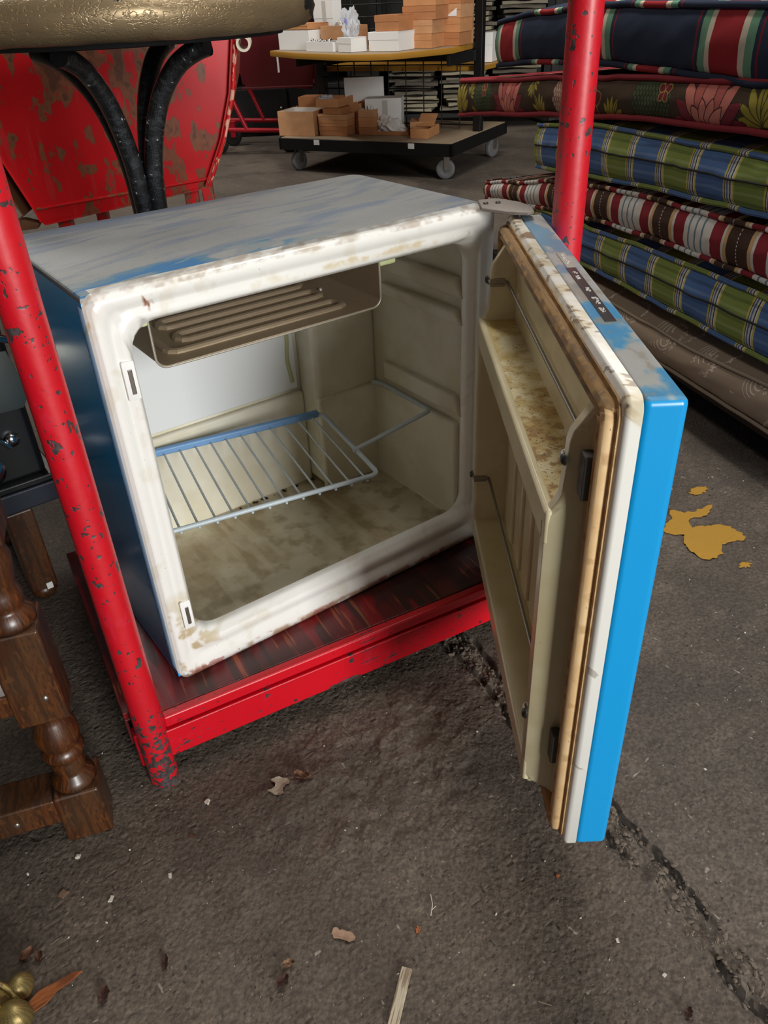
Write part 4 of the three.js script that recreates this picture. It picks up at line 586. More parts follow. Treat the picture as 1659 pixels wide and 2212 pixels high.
// ---------------------------------------------------------------- rolling display trolley and its boxes
const GP = [2.649, FLOOR, -2.582], GT = -1.118, DECK = 0.07, SHELF = 0.49;
const toG = (x, z) => { const v = new THREE.Vector3(x - GP[0], 0, z - GP[2]).applyAxisAngle(new THREE.Vector3(0, 1, 0), -GT); return [v.x, v.z]; };
{
  const g = thing('display_trolley', 'black rolling display trolley with a wire grid back and a bowed yellow edged shelf', 'trolley', GP, GT);
  const y0 = -FLOOR, W = 1.075, D = 0.80;
  part('deck', [bx(W - 0.02, 0.012, D - 0.02, -W / 2, DECK + y0 - 0.006, -D / 2, 0.002)], mat.deck, g, 'brown board deck');
  part('deck_frame', [bx(W, 0.060, 0.02, -W / 2, DECK + y0 - 0.033, -0.010, 0.002), bx(W, 0.060, 0.02, -W / 2, DECK + y0 - 0.033, -D + 0.010, 0.002), bx(0.02, 0.060, D, -0.010, DECK + y0 - 0.033, -D / 2, 0.002), bx(0.02, 0.060, D, -W + 0.010, DECK + y0 - 0.033, -D / 2, 0.002)], mat.black, g);
  for (const x of [-0.82, -0.235]) part('price_tag', [bx(0.036, 0.026, 0.002, x, DECK + y0 - 0.018, 0.0015, 0.0005), bx(0.016, 0.006, 0.0006, x + 0.002, DECK + y0 - 0.016, 0.0027, 0.0001)], mat.whiteCard, g, 'small white price tag');
  for (const [x, z, a] of [[-W + 0.08, -0.07, 0.3], [-0.06, -0.05, -0.5], [-0.06, -D + 0.08, 0.4], [-W + 0.08, -D + 0.08, 0.1]]) {
    const c = new THREE.Group(); c.name = 'caster'; c.position.set(x, 0, z); c.rotation.y = a + 0.9; g.add(c);
    part('wheel', rot(lathe([[0.0001, -0.014], [0.030, -0.014], [0.032, -0.016], [0.046, -0.014], [0.050, -0.008], [0.050, 0.008], [0.046, 0.014], [0.032, 0.016], [0.030, 0.014], [0.0001, 0.014]], 28), Math.PI / 2, 0, 0).translate(0, 0.050, 0), mat.rubber, c);
    part('fork', [bx(0.030, 0.066, 0.003, 0.006, 0.078, 0.019, 0.001), bx(0.030, 0.066, 0.003, 0.006, 0.078, -0.019, 0.001), bx(0.05, 0.005, 0.05, 0.012, 0.113, 0, 0.001), rot(cyl(0.007, 0.007, 0.046, 0, -0.023, 0, 14), Math.PI / 2, 0, 0).translate(0, 0.05, 0)], mat.steel, c);
  }
  // uprights and wire grid
  const gz = -0.43, gx0 = -W + 0.055, gx1 = -0.035, gy0 = DECK + y0, gy1 = 1.45;
  for (const x of [gx0, gx1]) part('upright', bx(0.045, gy1 - gy0, 0.045, x, (gy0 + gy1) / 2, gz, 0.003), mat.black, g);
  for (let i = 1; i < 9; i++) part('grid_wire', cyl(0.0036, 0.0036, gy1 - gy0 - 0.02, gx0 + i * (gx1 - gx0) / 9, gy0 + 0.01, gz, 8), mat.black, g);
  for (let i = 0; i < 22; i++) part('grid_wire', rot(cyl(0.0036, 0.0036, gx1 - gx0, 0, 0, 0, 8), 0, 0, -Math.PI / 2).translate(gx0, gy0 + 0.03 + i * 0.058, gz), mat.black, g);
  // bowed front shelf
  const poly = [[2.222, -3.619], [2.168, -3.246], [2.172, -3.031], [2.185, -2.845], [2.237, -2.72], [2.318, -2.636], [2.463, -2.627], [2.698, -2.64], [3.013, -2.841]].map(([x, z]) => toG(x, z));
  const back = [toG(3.00, -2.84)[0], gz + 0.02], full = [...poly.map(([x, z]) => [x, z]), [poly[8][0], gz + 0.025], [poly[0][0], gz + 0.025]];
  const plate = (pts, h, y) => { const q = prism(pts.map(([x, z]) => [x, -z]), h, 0.002); q.rotateX(-Math.PI / 2); q.translate(0, y, 0); return boxUV(q); };
  part('shelf', plate(full, 0.026, SHELF + y0 - 0.026), mat.shelfEdge, g, 'bowed shelf with a yellow edge');
  const inset = full.map(([x, z]) => [mix(x, -0.5, 0.02), mix(z, -0.25, 0.03)]); part('shelf_liner', plate(inset, 0.004, SHELF + y0 - 0.0035), mat.deck, g);
  part('shelf_frame', [bx(0.96, 0.05, 0.02, -0.52, SHELF + y0 - 0.055, gz + 0.035, 0.002), bx(0.02, 0.05, 0.30, -0.98, SHELF + y0 - 0.055, gz + 0.16, 0.002), bx(0.02, 0.05, 0.34, -0.06, SHELF + y0 - 0.055, gz + 0.18, 0.002)], mat.blackMatt, g);
  part('rear_shelf', bx(W - 0.05, 0.024, 0.34, -W / 2, 0.37 + y0, gz - 0.20, 0.003), mat.shelfEdge, g);
  part('top_shelf', bx(W - 0.05, 0.024, 0.34, -W / 2, 0.80 + y0, gz - 0.20, 0.003), mat.shelfEdge, g);
}
const cardB = [mat.card, M({ color: '#e6d2c0', map: rep(T.card, 0.2, 0.2), roughness: 0.85 }), M({ color: '#fff2e2', map: rep(T.card, 0.2, 0.2), roughness: 0.85 })];
let boxN = 0;
const clear = ([x, y, z, turn, w, h, d]) => { const [lx, lz] = toG(x, z), a = turn - GT; let lo = 9; for (const [cx, cz] of [[-w / 2, 0], [w / 2, 0], [-w / 2, -d], [w / 2, -d]]) lo = Math.min(lo, lz - cx * Math.sin(a) + cz * Math.cos(a)); const s = Math.max(0, -0.395 - lo); return [x + Math.sin(GT) * s, y, z + Math.cos(GT) * s, turn, w, h, d]; };
function carton(label, at, o = {}) {
  const [x, y, z, turn, w, h, d] = o.rear ? at : clear(at);
  const m = o.white ? mat.whiteCard : cardB[boxN++ % 3], t = thing(o.name ?? (o.white ? 'white_box' : 'cardboard_box'), label, 'box', [x, y, z], turn, o.group), th = 0.003;
  if (o.open) {
    const side = (n, g, mm = m) => part(n, g, mm, t), b = 0.0035;
    side('side_panel', bx(w, h, b, 0, h / 2, -b / 2, 0.001, 1)); side('side_panel', bx(w, h, b, 0, h / 2, -d + b / 2, 0.001, 1)); side('side_panel', bx(b, h, d - 2 * b, -w / 2 + b / 2, h / 2, -d / 2, 0.001, 1)); side('side_panel', bx(b, h, d - 2 * b, w / 2 - b / 2, h / 2, -d / 2, 0.001, 1)); side('bottom_panel', bx(w - b, 0.003, d - b, 0, 0.0017, -d / 2, 0.001, 1));
    if (o.lining) { const l = mat.foamWhite; side('lining', bx(w - 0.010, h * 0.94, 0.003, 0, h * 0.51, -d + 0.0065, 0.001, 1), l); side('lining', bx(0.003, h * 0.94, d - 0.016, w / 2 - 0.0065, h * 0.51, -d / 2, 0.001, 1), l); side('lining', bx(0.003, h * 0.94, d - 0.016, -w / 2 + 0.0065, h * 0.51, -d / 2, 0.001, 1), l); }
    if (o.flap) { const f = bx(w * 0.96, 0.003, d * 0.5, 0, 0, -d * 0.25, 0.001, 1); f.rotateX(o.flap); f.translate(0, h, -d * (o.fz ?? 1)); side('flap', f); }
  } else {
    part('carton', bx(w, h, d, 0, h / 2, -d / 2, 0.002, 2), m, t);
    part('lid', [bx(w + 0.003, h * 0.40, 0.0016, 0, h * 0.79, 0.0006, 0.0006, 1), bx(w + 0.003, 0.0016, d, 0, h - 0.0002, -d / 2, 0.0006, 1)], m, t);
    if (o.tape) part('tape', bx(0.03, h * 0.9, 0.0008, 0.01, h * 0.5, 0.0018, 0.0002, 1), M({ color: o.white ? '#c9c8c0' : '#a9773f', roughness: 0.4 }), t);
  }
  return t;
}
function crumple(name, label, cat, pos, r, m, s, flat = 0.7, group) {
  const g = new THREE.IcosahedronGeometry(1, 5), p = g.attributes.position;
  for (let i = 0; i < p.count; i++) { const v = new THREE.Vector3().fromBufferAttribute(p, i), n = 1 + 0.9 * (Math.abs(fbm(v.x * 2.2 + s + 9, v.y * 2.2 + v.z * 2.2 + 20, 4096, 4096, 4, s) - 0.5) * 2 - 0.25); p.setXYZ(i, v.x * r[0] * n, Math.max(-flat, v.y * n) * r[1], v.z * r[2] * n); }
  g.computeVertexNormals(); return single(name, toCreasedNormals(g, 0.5), m, label, cat, [pos[0], pos[1] + flat * r[1], pos[2]], s, group);
}
{
  const D = DECK + 0.0008, S = SHELF + 0.0015;
  // on the deck
  carton('large open brown box lined in white at the left end of the trolley deck', [2.273, D, -3.498, -1.012, 0.226, 0.125, 0.2], { open: 1, lining: 1 });
  let y = D; for (const [lab, w, h, x] of [['brown box at the bottom of the stack beside the large open box', 0.172, 0.046, 0], ['second brown box up in the deck stack beside the large open box', 0.174, 0.032, 0], ['third brown box up in the deck stack beside the large open box', 0.178, 0.027, 0], ['small brown box fourth up in the deck stack beside the large open box', 0.112, 0.030, 0]]) { carton(lab, [2.405 + x, y, -3.321, -1.038, w, h, 0.2], {}); y += h + 0.0012; }
  { const t = carton('open brown box tilted on top of the deck stack with plastic in it', [2.392, y + 0.002, -3.346, -1.038, 0.135, 0.042, 0.2], { open: 1 }); }
  crumple('plastic_bag', 'crumpled clear plastic bag in the tilted box on the deck stack', 'plastic bag', [2.43, y + 0.010, -3.42, 0], [0.05, 0.030, 0.04], mat.plastic, 3);
  carton('tall narrow brown box standing upright in the middle of the deck', [2.550, D, -3.315, -1.25, 0.079, 0.150, 0.085], { open: 1, flap: -0.5 });
  y = D; for (const [lab, h, o] of [['brown box at the bottom of the short stack right of the tall narrow box', 0.037, {}], ['brown box in the middle of the short stack right of the tall narrow box', 0.048, {}], ['open brown box on top of the short stack right of the tall narrow box', 0.040, { open: 1, lining: 1 }]]) { carton(lab, [2.541, y, -3.190, -1.091, 0.095, h, 0.13], o); y += h + 0.0012; }
  crumple('foam_sheet', 'white foam sheet sticking out of the top box of the short stack', 'packing foam', [2.59, y - 0.03, -3.20], [0.03, 0.030, 0.025], mat.foamWhite, 5);
  carton('shallow brown tray with crumpled white paper in it on the deck', [2.616, D, -3.071, -1.020, 0.200, 0.020, 0.13], { open: 1 });
  crumple('packing_paper', 'crumpled white packing paper in the shallow tray', 'paper', [2.655, D + 0.006, -3.115], [0.055, 0.048, 0.075], mat.paper, 7);
  carton('brown box with its lid flap standing open at the right end of the deck', [2.643, D, -2.847, -0.993, 0.100, 0.047, 0.20], { open: 1, flap: 0.55, fz: 0.5 });
  carton('plain brown box behind the box with the open flap', [2.85, D, -3.00, -0.70, 0.110, 0.066, 0.16]);
  carton('square white foam box with grey tape standing at the back of the deck', [2.800, D, -3.235, -0.781, 0.199, 0.175, 0.13], { white: 1, tape: 1 });
  single('foam_board', bx(0.225, 0.27, 0.014, 0, 0.135, 0, 0.003), mat.foamWhite, 'white foam board standing up behind the boxes on the deck', 'foam board', (([x, yy, z]) => [x, yy, z])(clear([2.752, D, -3.400, -0.762, 0.225, 0.27, 0.02])), -0.762);
  carton('brown box half hidden behind the large open box', [2.475, D, -3.640, -0.942, 0.120, 0.175, 0.12]);
  // on the bowed shelf
  carton('white box with a dented open top at the left end of the shelf', [2.290, S, -3.470, -1.418, 0.255, 0.090, 0.17], { white: 1, open: 1 });
  carton('brown box lying on the dented white box at the left end of the shelf', [2.300, S + 0.0915, -3.480, -1.418, 0.235, 0.028, 0.15]);
  carton('tall white box standing at the back of the shelf', [2.520, S, -3.520, -1.374, 0.150, 0.225, 0.07], { white: 1, tape: 1 });
  carton('long low white tray of chrome pieces on the shelf front', [2.258, S, -3.165, -1.486, 0.225, 0.044, 0.09], { white: 1, open: 1 });
  carton('open brown box lined with white paper behind the low white tray', [2.395, S, -3.215, -1.40, 0.230, 0.105, 0.12], { open: 1, lining: 1 });
  crumple('packing_paper', 'white packing paper along the rim of the brown box on the shelf', 'paper', [2.47, S + 0.07, -3.24], [0.035, 0.035, 0.10], mat.paper, 9);
  for (let i = 0; i < 14; i++) tag(part('chrome_fitting', new THREE.SphereGeometry(rr(0.006, 0.010), 10, 8).scale(1.3, 0.9, 1), mat.chrome, scene), 'small shiny chrome fitting in the low white tray on the shelf', 'fitting', 'chrome fittings in the tray').position.set(2.292 + rr(-0.02, 0.03), S + 0.032 + rr(0, 0.018), -3.165 + rr(-0.095, 0.095));
  carton('small white box beside the low white tray', [2.275, S, -2.960, -1.496, 0.105, 0.062, 0.10], { white: 1 });
  crumple('plastic_bag', 'clear plastic bag with a lilac label on the small white box', 'plastic bag', [2.335, S + 0.0635, -2.985], [0.035, 0.070, 0.045], mat.plastic, 11);
  single('bag_label', new THREE.SphereGeometry(1, 16, 10).scale(0.003, 0.018, 0.014), M({ color: '#a9a4ee', roughness: 0.6 }), 'round lilac label inside the clear plastic bag', 'label', [2.300, S + 0.125, -2.972]);
  carton('wide white box in front of the tall stacks of brown boxes', [2.395, S, -2.800, -1.20, 0.170, 0.080, 0.16], { white: 1 });
  carton('brown box on top of the wide white box', [2.415, S + 0.0815, -2.795, -1.20, 0.135, 0.066, 0.15], {});
  y = S; [['lowest', 0.138, 0.060], ['second', 0.140, 0.057], ['third', 0.172, 0.056], ['fourth', 0.172, 0.060], ['fifth', 0.16, 0.05]].forEach(([n, w, h], i) => { carton(`${n} brown box up in the front left stack on the shelf`, [2.575 + i * 0.003, y, -2.755, -1.085, w, h, 0.17]); y += h + 0.0012; });
  y = S; [['lowest', 0.150, 0.056], ['second', 0.152, 0.060], ['third', 0.150, 0.058], ['fourth', 0.142, 0.055], ['fifth', 0.15, 0.05]].forEach(([n, w, h], i) => { const b = carton(`${n} brown box up in the right stack by the shelf corner`, [2.755 + i * 0.004, y, -2.765, -1.122, w, h, 0.16]); if (i === 2) part('paper_label', prism([[-0.02, 0], [0.035, 0], [0.035, 0.034]], 0.001, 0.0002).translate(0.02, 0.008, 0.0016), mat.paper, b); y += h + 0.0012; });
  y = S; for (let i = 0; i < 4; i++) { carton(`brown box, ${['lowest', 'second', 'third', 'fourth'][i]} in the stack farthest right at the back of the shelf`, [2.925, y, -2.835, -1.122, 0.10, 0.064, 0.15]); y += 0.0655; }
  carton('white box on the rear shelf right of the upright', [3.20, 0.384, -2.94, -1.0, 0.06, 0.14, 0.12], { white: 1, rear: 1 });
}

// ---------------------------------------------------------------- far background
{
  const c = thing('basket_cart', 'red shopping cart with a slatted basket left of the display trolley', 'shopping cart', [2.47, FLOOR, -4.40], -0.75);
  const y0 = -FLOOR, rd = mat.darkRed, R = 0.014;
  for (const z of [0.225, -0.225]) {
    part('frame_tube', tube([[-0.20, 0.80, z], [-0.115, 0.47, z], [-0.27, 0.155, z], [0.32, 0.135, z]], R, 0.05, 10), rd, c);
    part('frame_tube', tube([[-0.115, 0.47, z], [0.02, 0.145, z]], R, 0.03, 10), rd, c);
  }
  part('cross_tube', tube([[-0.26, 0.165, 0.225], [-0.26, 0.165, -0.225]], R, 0.01, 8), rd, c); part('handle', tube([[-0.20, 0.80, 0.24], [-0.20, 0.80, -0.24]], 0.016, 0.01, 10), rd, c);
  const bk = new THREE.Group(); bk.name = 'basket'; c.add(bk);
  for (const z of [0.2, -0.2]) part('side_panel', prism([[0.02, 0.40], [0.46, 0.36], [0.52, 0.78], [-0.02, 0.78]], 0.006, 0.001, z), mat.basketRed, bk);
  part('end_panel', bx(0.006, 0.42, 0.40, 0.48, 0.57, 0.0, 0.002).rotateZ(0), mat.basketRed, bk); part('bottom_panel', bx(0.46, 0.012, 0.42, 0.24, 0.378, 0.0, 0.003), mat.basketRed, bk); part('rim', tube([[-0.02, 0.78, 0.203], [0.52, 0.78, 0.203], [0.52, 0.78, -0.203], [-0.02, 0.78, -0.203]], 0.010, 0.03, 8), mat.basketRed, bk);
  part('label_strip', bx(0.012, 0.085, 0.002, 0.26, 0.50, 0.208, 0.0005), mat.whiteCard, bk);
  for (const [x, z] of [[-0.20, 0.16], [-0.20, -0.16], [0.27, 0.16], [0.27, -0.16]]) { part('wheel', rot(lathe([[0.0001, -0.016], [0.045, -0.016], [0.062, -0.012], [0.064, 0], [0.062, 0.012], [0.045, 0.016], [0.0001, 0.016]], 26), Math.PI / 2, 0, 0).translate(x, 0.064, z), mat.blackRubber, c); part('fork', [bx(0.035, 0.10, 0.004, x + 0.012, 0.105, z + 0.021, 0.001), bx(0.035, 0.10, 0.004, x + 0.012, 0.105, z - 0.021, 0.001), bx(0.045, 0.006, 0.05, x + 0.012, 0.150, z, 0.001)], rd, c); }
}
{
  const c = thing('utility_cart', 'black tube utility cart with black wheels far behind the red shopping cart', 'cart', [2.45, FLOOR, -5.95], -0.6), R = 0.014;
  for (const z of [0.2, -0.2]) { part('frame_tube', tube([[-0.16, 0.86, z], [-0.26, 0.40, z], [-0.24, 0.20, z], [0.42, 0.20, z], [0.42, 0.50, z]], R, 0.06, 8), mat.black, c); part('frame_tube', tube([[-0.16, 0.80, z], [-0.03, 0.38, z], [0.05, 0.20, z]], R, 0.03, 8), mat.black, c); }
  part('shelf', bx(0.70, 0.02, 0.40, 0.09, 0.215, 0, 0.004), mat.blackMatt, c); part('shelf', bx(0.62, 0.02, 0.40, 0.12, 0.60, 0, 0.004), mat.blackMatt, c); part('frame_tube', [tube([[0.42, 0.50, 0.2], [0.42, 0.62, 0.2], [0.42, 0.62, -0.2], [0.42, 0.50, -0.2]], R, 0.03, 8)], mat.black, c);
  part('label_strip', bx(0.02, 0.10, 0.003, -0.225, 0.50, 0.217, 0.001), mat.whiteCard, c);
  for (const [x, z] of [[-0.2, 0.18], [-0.2, -0.18], [0.38, 0.18], [0.38, -0.18]]) part('wheel', rot(lathe([[0.0001, -0.02], [0.07, -0.02], [0.092, -0.014], [0.095, 0], [0.092, 0.014], [0.07, 0.02], [0.0001, 0.02]], 26), Math.PI / 2, 0, 0).translate(x, 0.095, z), mat.blackRubber, c);
}
{
  const rk = thing('storage_rack', 'dark storage rack holding stacks of rough pale boards behind the trolley', 'rack', [4.05, FLOOR, -4.10], -0.70);
  for (const [x, z] of [[-0.62, 0.2], [0.62, 0.2], [-0.62, -0.3], [0.62, -0.3]]) part('upright', bx(0.05, 1.5, 0.05, x, 0.75, z, 0.003), mat.blackMatt, rk);
  for (const y of [0.09, 0.52, 1.06]) part('shelf', bx(1.30, 0.03, 0.55, 0, y, -0.05, 0.003), mat.blackMatt, rk);
  part('back_panel', bx(1.30, 1.4, 0.01, 0, 0.75, -0.335, 0.002), mat.blackMatt, rk);
  const tones = ['#8f8676', '#776f62', '#a0977f', '#5f584d'].map((c) => M({ color: c, roughness: 0.95, bumpMap: rep(grainBump, 0.2, 0.2), bumpScale: 0.003 }));
  const shapes = [0, 1, 2, 3].map((k) => { const g = new THREE.BoxGeometry(0.30, 0.017, 0.40, 14, 1, 14), p = g.attributes.position; for (let i = 0; i < p.count; i++) { const x = p.getX(i), z = p.getZ(i), e = fbm(x * 16 + k * 7 + 5, z * 16 + 5, 4096, 4096, 3, k); p.setXYZ(i, x * (1 + 0.10 * (e - 0.5)) , p.getY(i) * (0.5 + 1.1 * fbm(x * 9 + k * 5 + 7, z * 9 + 3, 4096, 4096, 2, k + 9)) + 0.020 * (fbm(x * 5 + k * 3 + 5, z * 5 + 9, 4096, 4096, 2, k + 4) - 0.5), z * (1 + 0.12 * (e - 0.5))); } g.computeVertexNormals(); return boxUV(toCreasedNormals(g, 0.6)); });
  rk.updateMatrixWorld(true);
  const pile = (x, y0, n, lab, grp) => { let y = y0; for (let i = 0; i < n; i++) { const m = part('weathered_board', shapes[i % 4], tones[Math.floor(rnd() * 4)], scene); const v = new THREE.Vector3(x + rr(-0.02, 0.02), y + 0.019, 0.0 + rr(-0.02, 0.03)).applyMatrix4(rk.matrixWorld); m.position.copy(v); m.rotation.set(0, rk.rotation.y + rr(-0.14, 0.14), rr(-0.018, 0.018)); tag(m, lab, 'board', grp); y += 0.0275; } };
  pile(-0.36, 0.107, 13, 'rough pale board in the low stack behind the wire grid', 'boards on the lower rack shelf, left'); pile(0.0, 0.107, 13, 'rough pale board in the middle low stack of the dark rack', 'boards on the lower rack shelf, middle'); pile(0.38, 0.107, 13, 'rough pale board in the low stack at the right end of the rack', 'boards on the lower rack shelf, right');
  pile(0.04, 0.537, 16, 'rough pale board in the upper stack behind the brown boxes', 'boards on the upper rack shelf, left'); pile(0.40, 0.537, 16, 'rough pale board in the upper stack between trolley and cushions', 'boards on the upper rack shelf, right');
}
{
  const pad = (label, x, y, z, w) => single('folded_cushion', bx(w, 0.095, 0.40, 0, 0.0475, 0, 0.03, 4), M({ map: rep(tex(256, 128, (u, v) => { const n = fbm(u * 9, v * 5, 9, 5, 4, 3), m = fbm(u * 14, v * 8, 14, 8, 3, 23); let c = mixc([168, 52, 50], [120, 26, 34], smooth(0.4, 0.6, n)); return m > 0.6 ? mixc(c, [206, 160, 96], 0.8) : c; }), 0.5, 0.25), roughness: 0.95 }), label, 'cushion', [x, y, z], -0.62);
  const tb = thing('dark_cabinet', 'dark low cabinet with red cushions on it, behind the trolley grid', 'cabinet', [3.10, FLOOR, -4.95], -0.62);
  part('body', bx(0.90, 0.30, 0.48, 0, 0.17, 0, 0.006), mat.blackMatt, tb); for (const s of [-0.225, 0.225]) { const d = part('door', bx(0.43, 0.27, 0.012, s, 0.17, 0.246, 0.003), mat.blackMatt, tb); part('knob', new THREE.SphereGeometry(0.011, 10, 8).translate(s * 0.25, 0.18, 0.26), mat.steel, d); } part('foot', bx(0.88, 0.02, 0.46, 0, 0.01, 0, 0.003), mat.blackMatt, tb);
  part('hutch', [bx(0.90, 0.02, 0.44, 0, 0.66, -0.02, 0.003), bx(0.02, 0.36, 0.44, -0.44, 0.48, -0.02, 0.003), bx(0.02, 0.36, 0.44, 0.44, 0.48, -0.02, 0.003), bx(0.9, 0.36, 0.012, 0, 0.48, -0.236, 0.002)], mat.blackMatt, tb);
  pad('lower red flowered cushion on the dark cabinet behind the grid', 3.10, FLOOR + 0.3215, -4.92, 0.42); pad('red flowered cushion on top of the cabinet behind the shelf boxes', 3.16, FLOOR + 0.6715, -4.92, 0.46); pad('second red flowered cushion in the cabinet, lying on the lower one', 3.10, FLOOR + 0.4175, -4.92, 0.40);
}

// ---------------------------------------------------------------- litter on the concrete
{
  const brown = [[112, 78, 58], [92, 58, 42], [134, 104, 80], [70, 44, 36]].map(([r, g, b], k) => M({ roughness: 0.9, side: THREE.DoubleSide, map: tex(64, 64, (u, v) => { const n = 0.75 + 0.5 * fbm(u * 6, v * 6, 6, 6, 3, k), q = Math.abs(Math.sin(v * 22 + u * 6)) < 0.12 ? 0.8 : 1; return [r * n * q, g * n * q, b * n * q]; }) }));
  const grey = M({ color: '#8d8576', roughness: 0.9 }), pale = M({ color: '#cfc8ba', roughness: 0.9 }), woodM = M({ map: rep(tex(128, 256, (u, v) => { const n = fbm(u * 3, v * 20, 3, 20, 4, 2); return mixc([196, 184, 162], [138, 120, 98], smooth(0.4, 0.65, n)); }), 0.06, 0.02), roughness: 0.85 }), rustBark = M({ map: rep(tex(128, 64, (u, v) => { const n = fbm(u * 4, v * 9, 4, 9, 4, 2); return mixc([158, 92, 46], [120, 64, 30], smooth(0.35, 0.65, n)); }), 0.06, 0.02), roughness: 0.8 });
  const on = (x, z, h = 0.001) => [x, floorY(x, z) + h, z];
  function leaf(label, x, z, len, wid, turn, m, curl, lobes = 0) {
    const nu = 16, nv = 10, top = [], pos = [], idx = [];
    for (let i = 0; i <= nu; i++) for (let j = 0; j <= nv; j++) { const u = i / nu, v = j / nv * 2 - 1, w = wid * (0.25 + 0.75 * Math.pow(Math.sin(Math.PI * clamp(u * 0.92 + 0.06)), 0.6)) * (1 + lobes * (vn(u * 7 + len * 500, 3) - 0.4) * 1.1) / 2; const lx = (u - 0.5) * len, lz = v * w; pos.push(lx, curl * (v * v * wid * 0.5 + (u - 0.5) * (u - 0.5) * len * 0.6) + (0.0012 + 0.0045 * curl) * (fbm(u * 5 + len * 900 + x * 77, v * 3 + 9, 4096, 4096, 3) - 0.3) + 0.0008, lz * (1 + 0.5 * (vn(u * 9 + len * 300 + z * 55, 7 + Math.sign(v)) - 0.5))); }
    for (let i = 0; i < nu; i++) for (let j = 0; j < nv; j++) { const a = i * (nv + 1) + j; idx.push(a, a + 1, a + nv + 2, a, a + nv + 2, a + nv + 1); }
    const g = new THREE.BufferGeometry(); g.setAttribute('position', new THREE.Float32BufferAttribute(pos, 3)); g.setIndex(idx); g.computeVertexNormals(); const uv = []; for (let i = 0; i <= nu; i++) for (let j = 0; j <= nv; j++) uv.push(i / nu, j / nv); g.setAttribute('uv', new THREE.Float32BufferAttribute(uv, 2));
    const lo = g.clone().translate(0, -0.0003, 0), ls = thing('dry_leaf', label, 'leaf', on(x, z), turn); part('blade', merge([g, lo]), m, ls); if (curl > 0.2) part('stalk', tube([[-len / 2, 0.001 + curl * len * 0.15, 0], [-len / 2 - len * 0.18, 0.003, 0.002]], 0.0005, 0.001, 5), m, ls); return ls;
  }
  const chip = (label, cat, x, z, w, h, d, turn, m, name = 'debris_chip') => { const g = new THREE.BoxGeometry(w, h, d, 3, 1, 3), p = g.attributes.position; for (let i = 0; i < p.count; i++) { const e = vn(p.getX(i) * 900 + 50 + x * 99, p.getZ(i) * 900 + 50, 4096, 4096, 3) - 0.5; p.setXYZ(i, p.getX(i) * (1 + e * 0.5), p.getY(i) * (1 + e), p.getZ(i) * (1 + e * 0.6)); } g.computeVertexNormals(); return single(name, boxUV(toCreasedNormals(g, 0.5)), m, label, cat, on(x, z, h / 2), turn); };
  leaf('flat grey brown dry leaf on the floor in front of the red cart', 0.050, 0.136, 0.026, 0.020, 0.7, M({ color: '#9a8f7c', roughness: 0.9, side: THREE.DoubleSide }), 0.15, 1);
  leaf('curled red brown dry leaf beside the grey leaf in front of the cart', 0.080, 0.144, 0.022, 0.012, -0.7, brown[0], 0.9);
  leaf('large flat pinkish brown leaf piece lying alone near the bottom centre', 0.011, 0.341, 0.026, 0.011, -0.95, M({ color: '#a5866f', roughness: 0.9, side: THREE.DoubleSide }), 0.10, 0.4);
  leaf('small tan curled leaf, upper of the two below the centre', -0.051, 0.332, 0.012, 0.008, -0.2, brown[2], 0.9); leaf('small dark red curled leaf, lower of the two below the centre', -0.064, 0.342, 0.014, 0.009, 0.3, brown[3], 0.7);
  leaf('tiny upright red brown leaf at the lower left', -0.153, 0.251, 0.015, 0.006, 1.2, brown[3], 0.8); leaf('dark crumpled leaf at the lower left beside the brass foot', -0.216, 0.243, 0.016, 0.011, 1.0, brown[3], 0.6); leaf('pink brown crumpled leaf behind the brass foot', -0.267, 0.154, 0.015, 0.011, 0.4, brown[0], 0.7); leaf('second small crumpled leaf just behind the brass foot', -0.258, 0.164, 0.012, 0.008, 1.3, brown[1], 0.8);
  leaf('small dark curled leaf at the bottom right of the floor', 0.235, 0.607, 0.011, 0.007, 0.5, brown[3], 0.6);
  single('wood_stick', bx(0.056, 0.004, 0.011, 0, 0.0025, 0, 0.0008), woodM, 'pale split stick of wood at the bottom centre edge', 'stick', on(0.022, 0.426, 0.0006), 0.665);
  single('bark_strip', prism([[-0.030, 0.002], [-0.012, 0.009], [0.004, 0.007], [0.022, 0.006], [0.030, 0.001], [0.018, -0.002], [0.002, -0.003], [-0.010, -0.008], [-0.026, -0.009]], 0.0016, 0.0004).rotateX(-Math.PI / 2), rustBark, 'orange brown bark strip sticking out beside the brass foot', 'bark', on(-0.256, 0.206, 0.0006), 0.0);
  single('twig', [tube([[0, 0.001, 0], [0.012, 0.002, 0.002], [0.024, 0.001, 0]], 0.0006, 0.003, 5), tube([[0.006, 0.0012, 0.001], [0.011, 0.0015, 0.006]], 0.0004, 0.002, 5)], pale, 'thin forked twig on the floor below the fridge door', 'twig', on(0.098, 0.381), 0.9);
  single('twig', tube([[0, 0.001, 0], [0.013, 0.0015, 0]], 0.0007, 0.003, 5), M({ color: '#7d6f5c', roughness: 0.9 }), 'short dark twig at the bottom edge right of the wood stick', 'twig', on(0.128, 0.512), -0.95);
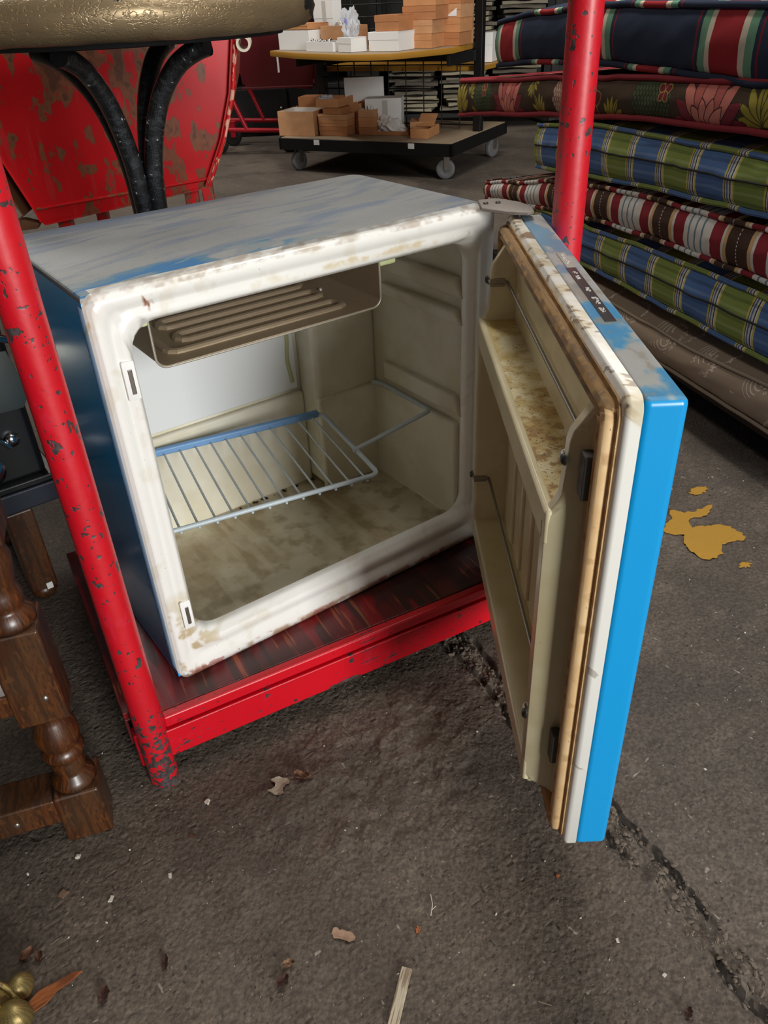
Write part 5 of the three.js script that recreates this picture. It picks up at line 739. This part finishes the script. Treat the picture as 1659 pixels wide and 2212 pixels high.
  chip('pale stone chip in front of the left cart post', 'stone', -0.032, 0.098, 0.006, 0.003, 0.005, 0.4, pale); chip('white crumb below the oak table foot', 'crumb', -0.187, 0.072, 0.005, 0.003, 0.005, 0.9, pale); chip('tan wedge shaped wood chip at the left', 'wood chip', -0.216, 0.108, 0.009, 0.002, 0.007, 0.5, brown[2]); chip('grey white fluff crumb left of centre', 'crumb', -0.174, 0.147, 0.007, 0.002, 0.004, 0.8, pale); chip('thin white paint flake left of centre', 'flake', -0.110, 0.162, 0.006, 0.001, 0.003, 1.2, pale); chip('red brown splinter below the left cart post', 'splinter', -0.068, 0.132, 0.009, 0.0016, 0.003, -0.8, brown[0]);
  chip('orange brick crumb near the twig', 'crumb', 0.078, 0.384, 0.006, 0.003, 0.004, 0.6, M({ color: '#a4613c', roughness: 0.9 })); chip('orange brick crumb beside the fridge door foot', 'crumb', 0.240, 0.432, 0.004, 0.002, 0.003, 0.2, M({ color: '#a4613c', roughness: 0.9 })); chip('white stone crumb right of the bottom centre', 'crumb', 0.236, 0.520, 0.004, 0.002, 0.003, 1.0, pale); chip('second white stone crumb nearer the bottom right corner', 'crumb', 0.246, 0.571, 0.004, 0.002, 0.003, 0.1, pale);
  // countless small grit: pale and dark specks, and rubble in the slab joint
  const grit = (n, m, fn) => { const im = new THREE.InstancedMesh(new THREE.IcosahedronGeometry(1, 0), m, n), q = new THREE.Object3D(); for (let i = 0; i < n; i++) { const [x, z, s] = fn(); q.position.set(x, floorY(x, z) + s * 0.3, z); q.scale.set(s * rr(0.6, 1.8), s * 0.6, s * rr(0.6, 1.2)); q.rotation.set(0, rr(0, 6), rr(-0.4, 0.4)); q.updateMatrix(); im.setMatrixAt(i, q.matrix); } im.name = numbered('floor_grit'); im.castShadow = im.receiveShadow = true; scene.add(im); return im; };
  tag(grit(900, pale, () => [rr(-0.45, 1.35), rr(-0.1, 0.9), 0.0004 + 0.0012 * Math.pow(rnd(), 4)]), 'scattered pale grit and crumbs on the concrete', 'grit', null, 'stuff');
  tag(grit(700, M({ color: '#3a332c', roughness: 0.95 }), () => [rr(-0.45, 1.35), rr(-0.1, 0.9), 0.0006 + 0.0014 * Math.pow(rnd(), 3)]), 'scattered dark grit on the concrete', 'grit', null, 'stuff');
  tag(grit(1500, M({ color: '#6f6357', roughness: 0.95 }), () => { const z = rr(-0.2, 0.9); return [0.412 - 0.164 * z + (rnd() + rnd() - 1) * 0.027, z, 0.0008 + 0.0030 * Math.pow(rnd(), 2.5)]; }), 'broken rubble along the slab joint', 'rubble', null, 'stuff');
}
renderer.render(scene, camera);
